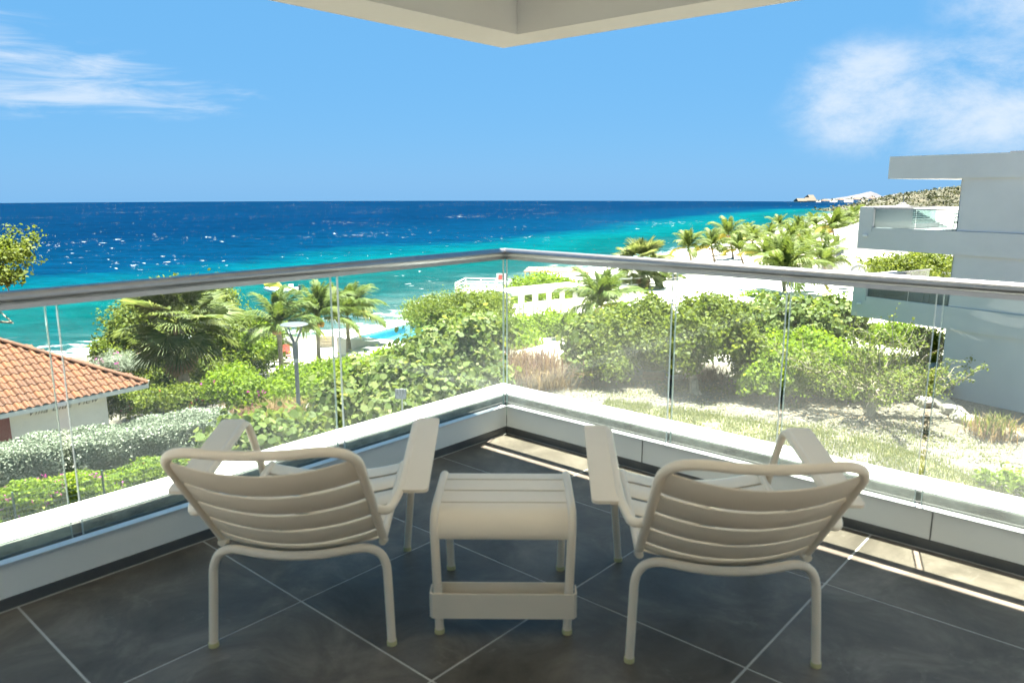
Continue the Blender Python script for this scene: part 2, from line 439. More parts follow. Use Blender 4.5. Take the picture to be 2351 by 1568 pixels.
# ------------------------------------------------------------------ balcony shell
white_paint = mat('white_wall_paint', (.82, .82, .80), .75, .03, 1.5, .05, 60)
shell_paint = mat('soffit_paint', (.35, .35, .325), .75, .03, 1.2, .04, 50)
ledge_paint = mat('ledge_paint', (.82, .83, .83), .6, .03, 3, .04, 50)
mould = mat('mouldy_concrete', (.17, .185, .17), .7, .55, 5, .2, 30, c2=(.44, .47, .43), stretch=(1, 1, 1.6))
panel_metal = mat('grey_aluminium_cover', (.74, .76, .73), .45, .03, 2, metal=.0)
trim_metal = mat('bright_aluminium_trim', (.66, .67, .66), .35, .03, 3, metal=.4)
black_skirt = mat('dark_tile_skirting', (.085, .088, .086), .5, .2, 5)
steel = mat('brushed_steel', (.30, .305, .315), .34, .04, 30, metal=.9, stretch=(1, 1, 1))
LB, RA = 2.584, 2.899              # inner faces of the two parapet covers
GB, GA = 2.634, 2.944              # glass planes
NEAR = -1.6
def wbox(mb, a0, a1, b0, b1, z0, z1):
    return mb.hexa([W(a0, b0, z0), W(a0, b1, z0), W(a1, b1, z0), W(a1, b0, z0), W(a0, b0, z1), W(a0, b1, z1), W(a1, b1, z1), W(a1, b0, z1)])
# floor slab, then every tile
fl = wbox(MB(), NEAR, RA - .001, NEAR, LB - .001, -.30, -.0015).build('balcony_floor', mat('light_grout', (.44, .43, .40), .85, .12, 20))
tag(fl, 'dark grey tiled balcony floor with light joints', kind='structure')
m, n, l, p = nodes_of('slate_tile')
ob = n.new('ShaderNodeObjectInfo'); tx = n.new('ShaderNodeTexCoord')
vm = n.new('ShaderNodeVectorMath'); vm.operation = 'ADD'; l.new(tx.outputs['Object'], vm.inputs[0]); l.new(ob.outputs['Location'], vm.inputs[1])
def tnoise(scale, det, rough=.65, dist=0):
    x = n.new('ShaderNodeTexNoise'); x.inputs['Scale'].default_value = scale; x.inputs['Detail'].default_value = det; x.inputs['Roughness'].default_value = rough; x.inputs['Distortion'].default_value = dist
    l.new(vm.outputs[0], x.inputs['Vector']); return x.outputs['Fac']
r1 = n.new('ShaderNodeValToRGB'); l.new(tnoise(3.2, 10, .68, .6), r1.inputs[0]); e = r1.color_ramp.elements
e[0].position = .25; e[0].color = (.052, .044, .034, 1); e[1].position = .78; e[1].color = (.24, .208, .168, 1)
x = e.new(.5); x.color = (.112, .096, .076, 1)
r2 = n.new('ShaderNodeValToRGB'); l.new(tnoise(7, 9, .8, .9), r2.inputs[0]); e = r2.color_ramp.elements
e[0].position = .58; e[0].color = (0, 0, 0, 1); e[1].position = .76; e[1].color = (.11, .10, .088, 1)
ad = n.new('ShaderNodeMix'); ad.data_type = 'RGBA'; ad.blend_type = 'ADD'; ad.inputs[0].default_value = 1
l.new(r1.outputs[0], ad.inputs[6]); l.new(r2.outputs[0], ad.inputs[7])
bs = n.new('ShaderNodeMix'); bs.data_type = 'RGBA'; bs.blend_type = 'MULTIPLY'; bs.inputs[0].default_value = 1
rv = n.new('ShaderNodeMapRange'); l.new(ob.outputs['Random'], rv.inputs[0]); rv.inputs[3].default_value = .85; rv.inputs[4].default_value = 1.15
l.new(ad.outputs[2], bs.inputs[6]); l.new(rv.outputs[0], bs.inputs[7]); l.new(bs.outputs[2], p.inputs['Base Color'])
rg = n.new('ShaderNodeMapRange'); l.new(tnoise(5, 8, .7), rg.inputs[0]); rg.inputs[3].default_value = .30; rg.inputs[4].default_value = .60; p.inputs['Specular IOR Level'].default_value = .22; l.new(rg.outputs[0], p.inputs['Roughness'])
bp = n.new('ShaderNodeBump'); bp.inputs['Strength'].default_value = .25; bp.inputs['Distance'].default_value = .004
l.new(tnoise(18, 8, .7), bp.inputs['Height']); l.new(bp.outputs[0], p.inputs['Normal'])
ta = [RA - .012] + [2.41 - .6 * i for i in range(7)]
tb = [LB - .012] + [1.945 - .6 * i for i in range(7)]
for i in range(len(ta) - 1):
    for j in range(len(tb) - 1):
        g = .0038
        if j == 0: b1, b0 = tb[0], tb[1] + g
        else: b1, b0 = tb[j] - g, tb[j + 1] + g
        if i == 0: a1, a0 = ta[0], ta[1] + g
        else: a1, a0 = ta[i] - g, ta[i + 1] + g
        c = W((a0 + a1) / 2, (b0 + b1) / 2)
        if c.y < -1.0: continue
        t = MB().hexa([q - c for q in (W(a0, b0, -.009), W(a0, b1, -.009), W(a1, b1, -.009), W(a1, b0, -.009), W(a0, b0, 0), W(a0, b1, 0), W(a1, b1, 0), W(a1, b0, 0))])
        t.build('tile', MATS['slate_tile'], fl, loc=c)

def parapet(side):
    left = side == 'left'
    o = empty('parapet', W(1.2, 2.7) if left else W(3.0, 1.2), 0, 'low white ledged parapet with grey cover on the balcony\'s left side' if left else 'low white ledged parapet with grey cover on the balcony\'s right side', 'parapet')
    inv = o.location
    def bx(u0, u1, v0, v1, z0, z1, name, m, bev=0):
        mb = MB()
        if left: wbox(mb, u0, u1, v0, v1, z0, z1)
        else: wbox(mb, v0, v1, u0, u1, z0, z1)
        mb.v = [tuple(Vector(q) - inv) for q in mb.v]
        return mb.build(name, m, o, bevel=bev)
    i0 = LB if left else RA; g = GB if left else GA
    e1 = (RA if left else LB)            # inner corner
    oi = 2.695 if left else 3.012; oo = 2.862 if left else 3.178
    ce = (3.178 if left else 2.695) 
    ci = (3.012 if left else 2.695)
    bx(NEAR, e1 + (.0 if left else 0), i0, i0 + .012, 0.0, .034, 'skirting', black_skirt)
    bx(NEAR, e1 - (.0 if left else .0), i0 + .003, i0 + .030, .036, .143, 'cover_panel', panel_metal)
    bx(NEAR, e1 - .001, i0 - .004, i0 + .032, .1432, .149, 'cover_trim', trim_metal)
    bx(NEAR, e1 + .07, i0 + .062, i0 + .068, .02, .146, 'outer_channel', black_skirt)
    bx(NEAR, (ci if left else ci), oi, oi + .02, -.05, .164, 'mouldy_face', mould)
    bx(NEAR, (3.178 if left else 2.694), oi + .003, oo, .1645, .1715, 'ledge', ledge_paint)
    bx(NEAR, (3.176 if left else 2.7), oi + .021, oo - .002, -.55, .164, 'upstand', white_paint)
    bx(NEAR, (3.0 if left else 2.69), i0 + .031, oi - .001, -.30, -.004, 'gutter', mould)
    # cover panel joints
    for u in ((.35, 1.55) if left else (.55, 1.75)):
        bx(u, u + .004, i0 + .0015, i0 + .0035, .036, .1425, 'panel_joint', black_skirt)
    return o
parapet('left'); parapet('right')

GLASS = glassmat('railing_glass', ior=1.17, veil=.075)
EDGE = mat('glass_edge', (.50, .58, .55), .15, .05, 8, spec=.6)
def railing(side):
    left = side == 'left'
    g = GB if left else GA
    joints = [(-1.4, .80), (.836, 1.860), (1.897, GA - .014)] if left else [(-1.4, .60), (.625, 1.132), (1.150, 1.632), (1.655, GB - .014)]
    o = empty('glass_railing', W(1, g) if left else W(g, 1), 0, ('glass railing under the steel handrail on the left, beside the tiled villa roof' if left else 'glass railing under the steel handrail on the right, in front of the gravel garden'), 'railing')
    inv = o.location
    for k, (u0, u1) in enumerate(joints):
        t = .006
        c = [(u0, g - t), (u0, g + t), (u1, g + t), (u1, g - t)]
        P = lambda u, v, z: (W(u, v, z) if left else W(v, u, z)) - inv
        mb = MB().hexa([P(u, v, .06) for u, v in c] + [P(u, v, .932) for u, v in c])
        pn = mb.build('glass_pane', GLASS, o)
        for uu in (u0, u1):
            ed = MB()
            s = -1 if uu == u0 else 1
            ed.hexa([P(a_, b_, .08) for a_, b_ in ((uu + s * .0004, g - .0055), (uu + s * .0004, g + .0055), (uu + s * .0022, g + .0055), (uu + s * .0022, g - .0055))] + [P(a_, b_, .930) for a_, b_ in ((uu + s * .0004, g - .0055), (uu + s * .0004, g + .0055), (uu + s * .0022, g + .0055), (uu + s * .0022, g - .0055))])
            ed.build('glass_edge', EDGE, pn)
    P = lambda u, z: (W(u, g, z) if left else W(g, u, z)) - inv
    end = (GA if left else GB)
    hr = MB().tube([P(-1.6, .95), P(end + .004, .95)], .0215, 32).build('handrail', steel, o, True)
    s = MB()
    MBc = wbox(MB(), *( (-1.6, end, g - .011, g + .011) if left else (g - .011, g + .011, -1.6, end)), .915, .9345)
    MBc.v = [tuple(Vector(q) - inv) for q in MBc.v]
    MBc.build('rail_channel', steel, hr)
    return o
ra = railing('left'); rb = railing('right')
jn = bpy.data.meshes.new('corner_joint')
bm = bmesh.new(); bmesh.ops.create_uvsphere(bm, u_segments=20, v_segments=12, radius=.0222); bm.to_mesh(jn); bm.free()
for q in jn.polygons: q.use_smooth = True
link('corner_joint', jn, steel, ra, W(GA, GB, .95) - ra.location)

# roof beam, ceiling and the room walls behind the camera
BO_A, BO_B, BI_A, BI_B = 3.168, 2.842, 2.943, 2.552
cl_ = MB()
wbox(cl_, NEAR - .6, BO_A, BI_B, BO_B, 2.0, 2.62)
wbox(cl_, BI_A, BO_A, NEAR - .6, BI_B, 2.0, 2.62)
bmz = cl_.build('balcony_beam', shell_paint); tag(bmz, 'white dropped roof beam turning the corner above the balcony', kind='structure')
ce = wbox(MB(), NEAR - .6, BI_A - .001, NEAR - .6, BI_B - .001, 2.45, 2.60).build('balcony_ceiling', white_paint); tag(ce, 'white balcony ceiling', kind='structure')
wl = wbox(MB(), NEAR - .2, NEAR, NEAR, .6, -.3, 2.449).build('room_wall', mat('room_wall_paint', (.62, .58, .50), .8, .03)); tag(wl, 'room wall behind the balcony', kind='structure')
wl = wbox(MB(), NEAR, 1.2, NEAR - .2, NEAR, -.3, 2.449).build('room_wall', MATS['room_wall_paint']); tag(wl, 'room wall beside the balcony', kind='structure')
hb = wbox(MB(), NEAR - 9, 2.60, NEAR - 9, 2.28, -6.6, -.56).build('hotel_wall', white_paint); tag(hb, 'white wall of the storeys under the balcony', kind='structure')

# ------------------------------------------------------------------ furniture
linen = mat('linen_powder_coat', (.86, .715, .535), .40, .02, 3, .03, 350, spec=.35)
foot_m = mat('cream_foot_cap', (.62, .53, .25), .5, .05, 5)
TUBE = .0124
def strip(fn, nu, t, name, m, parent):
    """curved slat: fn(s, e) -> centre point; s along the slat -1..1, e across -1..1"""
    mb = MB(); rows = []
    for i in range(nu + 1):
        s = -1 + 2 * i / nu
        a, b = Vector(fn(s, -1)), Vector(fn(s, 1)); d = (b - a)
        da = Vector(fn(min(1, s + .05), 0)) - Vector(fn(max(-1, s - .05), 0))
        nr = da.cross(d).normalized() * t
        ed = d.normalized() * min(.004, d.length * .2)
        rows.append([a - nr * .4, a + ed - nr, b - ed - nr, b - nr * .4, b + nr * .4, b - ed + nr, a + ed + nr, a + nr * .4])
    vs = [q for r in rows for q in r]; K = 8
    fs = [(i * K + k, i * K + (k + 1) % K, (i + 1) * K + (k + 1) % K, (i + 1) * K + k) for i in range(nu) for k in range(K)]
    fs += [tuple(range(K - 1, -1, -1)), tuple(nu * K + k for k in range(K))]
    return mb.add(vs, fs).build(name, m, parent, True)
def armchair(label):
    o = empty('low_armchair', (0, 0, 0), 0, label, 'chair', 'low slatted armchairs on the balcony')
    # rear hoop: both rear legs and the curved cross tube
    pts = round_path([(-.252, -.005, .012), (-.240, .02, .297), (0, -.045, .282), (.240, .02, .297), (.252, -.005, .012)], [.085, .3, .085], 9)
    MB().tube(pts, TUBE, 14).build('rear_leg_hoop', linen, o, True)
    for sx in (-1, 1):
        MB().disc((sx * .2522, -.005, 0), .0142, .013, 14).build('foot_cap', foot_m, o, True)
        MB().disc((sx * .228, .575, 0), .0142, .013, 14).build('foot_cap', foot_m, o, True)
    # back frame
    B0, B1 = Vector((0, .058, .300)), Vector((0, -.300, .688))
    def bl(t, x, bulge=1.0):
        q = B0.lerp(B1, t); nrm = Vector((0, -(B1 - B0).z, (B1 - B0).y)).normalized()   # towards the rear and down
        return Vector((x, q.y, q.z)) + nrm * (.046 * bulge * (1 - (x / .225) ** 2))
    HW = .227
    fr = [bl(t, -HW, 0) for t in (-.04, .25, .5, .75)] + [bl(.93, -HW, 0)]
    fr = round_path([bl(-.05, -HW, 0), bl(1.0, -HW, 0), bl(1.0, 0, .55), bl(1.0, HW, 0), bl(-.05, HW, 0)], [.10, .25, .10], 9)
    MB().tube(fr, TUBE, 14).build('back_frame', linen, o, True)
    for t0, t1 in ((.03, .106), (.133, .290), (.317, .481), (.508, .680), (.707, .905)):
        tm = (t0 + t1) / 2
        strip(lambda s, e: bl(tm + e * (t1 - t0) / 2, s * (HW - .006)), 14, .0035, 'back_slat', linen, o)
    # seat
    S0, S1 = Vector((0, .055, .290)), Vector((0, .56, .345))
    def sl(t, x, sag=1.0):
        q = S0.lerp(S1, t); return Vector((x, q.y, q.z - .030 * sag * (1 - (x / .225) ** 2)))
    for sx in (-1, 1):
        MB().tube(round_path([sl(-.02, sx * HW, 0), sl(.96, sx * HW, 0), sl(1.05, sx * HW, 0) + Vector((0, .0, -.035))], .04, 5), TUBE * .9, 12).build('seat_rail', linen, o, True)
    for t0, t1 in ((.03, .17), (.20, .38), (.41, .59), (.62, .80)):
        tm = (t0 + t1) / 2
        strip(lambda s, e: sl(tm + e * (t1 - t0) / 2, s * (HW - .006)), 12, .0035, 'seat_slat', linen, o)
    # rolled front slat
    mb = MB(); prof = [(.83, 0), (.95, 0), (1.0, -.008), (1.035, -.026), (1.05, -.052)]
    vs = []
    for i in range(13):
        x = (-1 + 2 * i / 12) * (HW - .006)
        for t, dz in prof: q = sl(t, x); vs.append(q + Vector((0, 0, dz)))
    nn = len(prof); fs = [(i * nn + k, i * nn + k + 1, (i + 1) * nn + k + 1, (i + 1) * nn + k) for i in range(12) for k in range(nn - 1)]
    fs0 = list(fs); off = len(vs); vs2 = [v - Vector((0, .001, .005)) for v in vs]
    fs += [tuple(reversed([q + off for q in f])) for f in fs0]
    mb.add(vs + vs2, fs).build('front_slat', linen, o, True)
    for sx in (-1, 1):
        arm = round_path([(sx * .228, .575, .010), (sx * .258, .545, .32), (sx * .284, .488, .512), (sx * .284, .045, .447), (sx * .262, -.050, .424), (sx * .221, -.062, .437)], [.2, .045, .06, .05], 8)
        MB().tube(arm, TUBE, 14).build('arm_tube', linen, o, True)
        MB().tube([(sx * .256, .546, .318), (sx * .219, .52, .340)], TUBE * .8, 10).build('seat_bracket', linen, o, True)
        # armrest plank with rounded corners
        mb = MB(); cx = sx * .322; hw = .039; y0, y1 = .028, .482; z0, z1 = .443, .511; r = .014; outl = []
        for (qx, qy, a0) in ((hw - r, y1 - r, 0), (-hw + r, y1 - r, 90), (-hw + r, y0 + r, 180), (hw - r, y0 + r, 270)):
            for k in range(5):
                a = R(a0 + 22.5 * k); outl.append((qx + r * math.cos(a), qy + r * math.sin(a)))
        zf = lambda y: z0 + (z1 - z0) * (y - y0) / (y1 - y0)
        nn = len(outl)
        vs = [(cx + x, y, zf(y)) for x, y in outl] + [(cx + x, y, zf(y) + .009) for x, y in outl]
        fs = [tuple(range(nn - 1, -1, -1)), tuple(range(nn, 2 * nn))] + [(i, (i + 1) % nn, nn + (i + 1) % nn, nn + i) for i in range(nn)]
        mb.add(vs, fs).build('armrest', linen, o, True)
    return o
c1 = armchair('beige slatted metal armchair left of the side table, its back to the villa roof side')
c1.location = (-.594, 1.962, 0); c1.rotation_euler.z = R(1.0)
c2 = armchair('beige slatted metal armchair right of the side table, by the gravel garden side')
c2.location = (.574, 1.876, 0); c2.rotation_euler.z = R(-2.4)

st = empty('side_table', (-.0235, 2.21, 0), R(-.6), 'small beige slatted metal side table between the two armchairs', 'table')
for sx in (-1, 1):
    x = sx * .192
    pts = round_path([(x * .97, -.190, .012), (x * 1.03, -.185, .362), (x * 1.03, .185, .362), (x * .97, .190, .012)], [.075, .075], 8)
    MB().tube(pts, TUBE * 1.05, 14).build('leg_hoop', linen, st, True)
    for yy in (-.19, .19): MB().disc((x * .97, yy, 0), .0148, .013, 14).build('foot_cap', foot_m, st, True)
for y0, y1 in ((-.095, -.012), (-.004, .078)):
    MB().box((0, (y0 + y1) / 2, .362), (.372, y1 - y0, .007)).build('top_slat', linen, st, bevel=.0015)
def rolled(sgn, prof):
    vs = []; nn = len(prof)
    for x in (-.186, .186):
        for y, z in prof: vs.append((x, sgn * y, z))
    fs = [(k, k + 1, nn + k + 1, nn + k) for k in range(nn - 1)]
    vs += [(x, y * .985, z - .005) for x, y, z in vs]
    f2 = [tuple(reversed([i + 2 * nn for i in f])) for f in fs]
    sd = [(k, nn * 2 + k, nn * 2 + k + 1, k + 1) for k in range(nn - 1)] + [(nn + k, nn + k + 1, nn * 3 + k + 1, nn * 3 + k) for k in range(nn - 1)]
    en = [(0, nn, nn * 3, nn * 2), (nn - 1, nn * 3 - 1, nn * 4 - 1, nn * 2 - 1)]
    MB().add(vs, fs + f2 + sd + en).build('rolled_slat', linen, st, True)
curve = [(.103, .3655), (.122, .365), (.142, .362), (.160, .355), (.174, .344), (.184, .329), (.190, .312), (.192, .296)]
rolled(-1, curve); rolled(1, [(.086, .3655)] + curve[1:])
# magazine rack: a band in front of the near legs, another behind, and a bottom
rk = MB()
rp = [(-.213, -.150), (-.213, -.196), (-.203, -.208), (.203, -.208), (.213, -.196), (.213, -.150)]
vs = []
for z in (.054, .130):
    for x, y in rp: vs.append((x, y, z))
vs += [(x * .982, y * .975, z) for x, y, z in vs]
K = len(rp); fs = [(k, k + 1, K + k + 1, K + k) for k in range(K - 1)]
f2 = [tuple(reversed([i + 2 * K for i in f])) for f in fs]
tp = [(K + k, K + k + 1, 3 * K + k + 1, 3 * K + k) for k in range(K - 1)] + [(k, 2 * K + k, 2 * K + k + 1, k + 1) for k in range(K - 1)]
rk.add(vs, fs + f2 + tp).build('rack_band', linen, st, True)
MB().box((0, -.152, .096), (.372, .005, .084)).build('rack_back', linen, st, bevel=.001)
MB().box((0, -.176, .056), (.372, .046, .004)).build('rack_bottom', linen, st)

# ------------------------------------------------------------------ villa with the tiled roof
terra = mat('terracotta_tile', (.115, .032, .008), .75, .25, 3, .1, 30, c2=(.165, .056, .015), coord='Object')
m = MATS['terracotta_tile']; n = m.node_tree.nodes; l = m.node_tree.links
oi = n.new('ShaderNodeObjectInfo'); mr = n.new('ShaderNodeMapRange'); l.new(oi.outputs['Random'], mr.inputs[0]); mr.inputs[3].default_value = .62; mr.inputs[4].default_value = 1.2
mx = n.new('ShaderNodeMix'); mx.data_type = 'RGBA'; mx.blend_type = 'MULTIPLY'; mx.inputs[0].default_value = 1
pb = n['Principled BSDF']; src = pb.inputs['Base Color'].links[0].from_socket
l.new(src, mx.inputs[6]); l.new(mr.outputs[0], mx.inputs[7]); l.new(mx.outputs[2], pb.inputs['Base Color'])
villa_wall = mat('villa_wall_paint', (.74, .73, .69), .8, .05, 2, .08, 40)
EZ = -5.1
Cc = at(338, 880, EZ); Ee = at(0, 950, EZ)
ev = (Cc - Ee).normalized(); mv = Vector((-ev.y, ev.x, 0))
RP = R(27.0); up_s = (mv * math.cos(RP) + Vector((0, 0, math.sin(RP))))
vl = empty('villa', (Cc - ev * 4 + mv * 3).xy.to_3d() + Vector((0, 0, -7.4)), 0, 'white villa with an orange clay tile roof behind the silver hedge', 'house')
io = vl.location
DEPTH = 6.4; LEN = 13.0
def vp(s, t, z): return Cc - ev * s + mv * t + Vector((0, 0, z - EZ)) - io     # s back along the eave, t into the house
# walls
ws, wt = 1.16, .45
wtop = EZ + .18
wb = MB().hexa([vp(ws, wt, -8.0), vp(LEN, wt, -8.0), vp(LEN, DEPTH * 2 - wt, -8.0), vp(ws, DEPTH * 2 - wt, -8.0), vp(ws, wt, wtop), vp(LEN, wt, wtop), vp(LEN, DEPTH * 2 - wt, wtop), vp(ws, DEPTH * 2 - wt, wtop)])
vw = wb.build('wall', villa_wall, vl)
# red shutter door at the left
MB().hexa([vp(4.02, wt - .03, -7.4), vp(5.2, wt - .03, -7.4), vp(5.2, wt + .01, -7.4), vp(4.02, wt + .01, -7.4), vp(4.02, wt - .03, wtop - .03), vp(5.2, wt - .03, wtop - .03), vp(5.2, wt + .01, wtop - .03), vp(4.02, wt + .01, wtop - .03)]).build('shutter', mat('wine_red_paint', (.19, .045, .04), .55, .12, 4), vl)
# roof deck (battens and boards under the tiles)
tz = math.tan(RP)
deck = MB()
def rp(s, t, d=0): return vp(s, t, EZ + tz * t + d)
deck.add([rp(0, 0), rp(LEN, 0), rp(LEN, DEPTH), rp(DEPTH, DEPTH), vp(0, DEPTH * 2, EZ), vp(LEN, DEPTH * 2, EZ), vp(0.0, 0, EZ - .14), vp(LEN, 0, EZ - .14), vp(LEN, DEPTH * 2, EZ - .14), vp(0, DEPTH * 2, EZ - .14)],
         [(0, 1, 2, 3), (0, 3, 4), (3, 2, 5, 4), (0, 6, 7, 1), (0, 4, 9, 6), (6, 9, 8, 7), (4, 5, 8, 9), (1, 7, 8, 5, 2)])
roof = deck.build('roof', mat('roof_underlay', (.42, .40, .36), .8, .1, 3), vl)
# S-shaped tiles
TW, TE = .232, .335
prof = []
for k in range(11):
    u = k / 10
    z = .048 * math.sin(math.pi * min(1, u / .62)) ** 0.9 if u < .62 else -.010 * math.sin(math.pi * (u - .62) / .38)
    prof.append((u * (TW + .012), z))
vs = []; TL = TE + .05
for v, lift in ((0, .030), (TL, .006)):
    for x, z in prof: vs.append((x, v, z + lift))
for v, lift in ((0, .014), (TL, -.008)):
    for x, z in prof: vs.append((x, v, z + lift))
K = len(prof)
fs = [(k, k + 1, K + k + 1, K + k) for k in range(K - 1)] + [(k, 2 * K + k, 2 * K + k + 1, k + 1) for k in range(K - 1)]
tm = bpy.data.meshes.new('roof_tile'); tm.from_pydata(vs, [], fs); tm.materials.append(terra)
for q in tm.polygons: q.use_smooth = True
try: tm.set_sharp_from_angle(angle=R(50))
except Exception: pass
# tile axes: x along the eave away from the corner is -ev ; use +ev so the roll faces right
M3 = Matrix((ev, up_s, ev.cross(up_s))).transposed()
rot = M3.to_euler()
cnt = 0; rest = MB(); random.seed(5)
for r in range(19):
    vdist = r * TE
    tpl = vdist * math.cos(RP)
    cmax = int((LEN - 1) / TW)
    for c in range(cmax):
        s = (c + 1) * TW
        if s - TW * .6 < tpl + .02: continue
        pos = Cc - ev * s + up_s * (vdist - .03)
        q = pos - Vector((0, 0, EYE))
        dep = q.y * CP - q.z * SP; px = 1175.5 + FPX * q.x / dep
        if px > -110 and cnt < 297:
            t = link('roof_tile', tm, None, roof, pos - io, rot); cnt += 1
            t.rotation_euler.rotate_axis('Z', random.uniform(-.012, .012)); t.location.z += random.uniform(0, .004)
        elif px > -420:
            rest.add([pos - io + M3 @ Vector(v) for v in vs], fs)
if rest.v:
    tag(rest.build('roof_tiles', terra, roof, True), kind='stuff')
# other slopes as far as the picture could show them: ridge caps along the hip
hip = (-ev + mv + Vector((0, 0, tz))); hl = hip.length; hu = hip / hl
cap = MB(); cv = []
side = hu.cross(Vector((0, 0, 1))).normalized(); upv = side.cross(hu).normalized()
Kc = 8; CL = .40
for v, rr0 in ((-.03, .105), (CL, .092)):
    for k in range(Kc + 1):
        a = math.pi * k / Kc; cv.append(hu * v + side * math.cos(a) * rr0 * 1.05 + upv * (math.sin(a) * rr0 * .85))
for v, rr0 in ((-.03, .088), (CL, .078)):
    for k in range(Kc + 1):
        a = math.pi * k / Kc; cv.append(hu * v + side * math.cos(a) * rr0 * 1.05 + upv * (math.sin(a) * rr0 * .85))
n1 = Kc + 1
cfs = [(k, k + 1, n1 + k + 1, n1 + k) for k in range(Kc)] + [(k, 2 * n1 + k, 2 * n1 + k + 1, k + 1) for k in range(Kc)]
cmsh = bpy.data.meshes.new('ridge_tile'); cmsh.from_pydata([tuple(v) for v in cv], [], cfs); cmsh.materials.append(terra)
for q in cmsh.polygons: q.use_smooth = True
try: cmsh.set_sharp_from_angle(angle=R(50))
except Exception: pass
for i in range(22):
    pos = Cc + hu * (i * (CL - .045)) + upv * .035
    link('ridge_tile', cmsh, None, roof, pos - io)
MB().disc((0, 0, 0), .095, .03, 14).build('ridge_end', villa_wall, roof).matrix_basis = Matrix.Translation(Cc - io + upv * .03) @ (-hu).to_track_quat('Z', 'Y').to_matrix().to_4x4()
# far slope tiles edge seen against the sea
fs_mb = MB()
up2 = (-ev * math.cos(RP) + Vector((0, 0, math.sin(RP))))
MB().add([Cc - io + Vector((0, 0, .03)), Cc + mv * DEPTH * 2 - io + Vector((0, 0, .03)), Cc + (mv - ev) * DEPTH + Vector((0, 0, DEPTH * tz + .03)) - io], [(0, 1, 2)]).build('side_slope', terra, roof)
# gutter board
MB().hexa([vp(-.02, -.045, EZ - .15), vp(LEN, -.045, EZ - .15), vp(LEN, -.004, EZ - .15), vp(-.02, -.004, EZ - .15), vp(-.02, -.045, EZ - .02), vp(LEN, -.045, EZ - .02), vp(LEN, -.004, EZ - .02), vp(-.02, -.004, EZ - .02)]).build('fascia_board', villa_wall, vl)
# lettering, its upper half hidden by the eave
fc = bpy.data.curves.new('lettering', 'FONT'); fc.body = 'Villa Blue View'; fc.size = .50; fc.shear = .5; fc.extrude = .010; fc.space_character = 1.05; fc.offset = -.012
fo = bpy.data.objects.new('lettering', fc); COL.objects.link(fo)
dg = bpy.context.evaluated_depsgraph_get(); tme = bpy.data.meshes.new_from_object(fo.evaluated_get(dg)); bpy.data.objects.remove(fo)
tme.materials.clear(); tme.materials.append(mat('dark_letter_metal', (.04, .045, .05), .4, 0))
tw = max(v.co.x for v in tme.vertices) or 1
lo_ = link('lettering', tme, None, vl)
Mx = Matrix((ev, Vector((0, 0, 1)), mv * -1)).transposed().to_4x4()
lo_.matrix_basis = Matrix.Translation(vp(3.55, wt - .016, EZ - .37)) @ Mx @ Matrix.Scale(2.15 / tw, 4)

# ------------------------------------------------------------------ neighbour apartment block
nb_paint = mat('apartment_white_paint', (.52, .525, .53), .75, .05, .5, .03, 30)
grey_metal = mat('dark_grey_metal', (.10, .11, .12), .5, .05, 5)
UV = Vector((-.5592, .8290, 0)); NV = Vector((.8290, .5592, 0)); NO = 28.72
def nbp(u, d, z): return UV * u + NV * (NO + d) + Vector((0, 0, z))
apt = empty('apartment_block', nbp(8, 4, -6.2), 0, 'white three storey apartment block with cantilevered balconies on the right', 'building')
ia = apt.location
def nbox(u0, u1, d0, d1, z0, z1, name, m, parent=None, bev=0):
    P = lambda u, d, z: nbp(u, d, z) - ia
    o = MB().hexa([P(u0, d0, z0), P(u1, d0, z0), P(u1, d1, z0), P(u0, d1, z0), P(u0, d0, z1), P(u1, d0, z1), P(u1, d1, z1), P(u0, d1, z1)]).build(name, m, parent or apt, bevel=bev)
    return o
nbox(-16, 14.0, .06, 12, -7.0, -3.79, 'wall', nb_paint)
nbox(-16, 14.0, .06, 12, -2.94, -1.06, 'wall', nb_paint)
nbox(-16, 14.0, .06, 12, -.21, 1.65, 'wall', nb_paint)
nbox(-16, 16.75, 0, 12.5, 1.65, 2.48, 'roof_slab', nb_paint)
for (cu, cd) in ((13.0, 2.2), (11.5, 4.5)):
    nbox(cu, cu + .5, cd, cd + .5, 2.48, 2.62, 'roof_vent', grey_metal)
NGL = glassmat('apartment_glass', (.58, .66, .66), 1.35, .012)
terr_wall = mat('terracotta_render', (.42, .17, .11), .8, .08, 2)
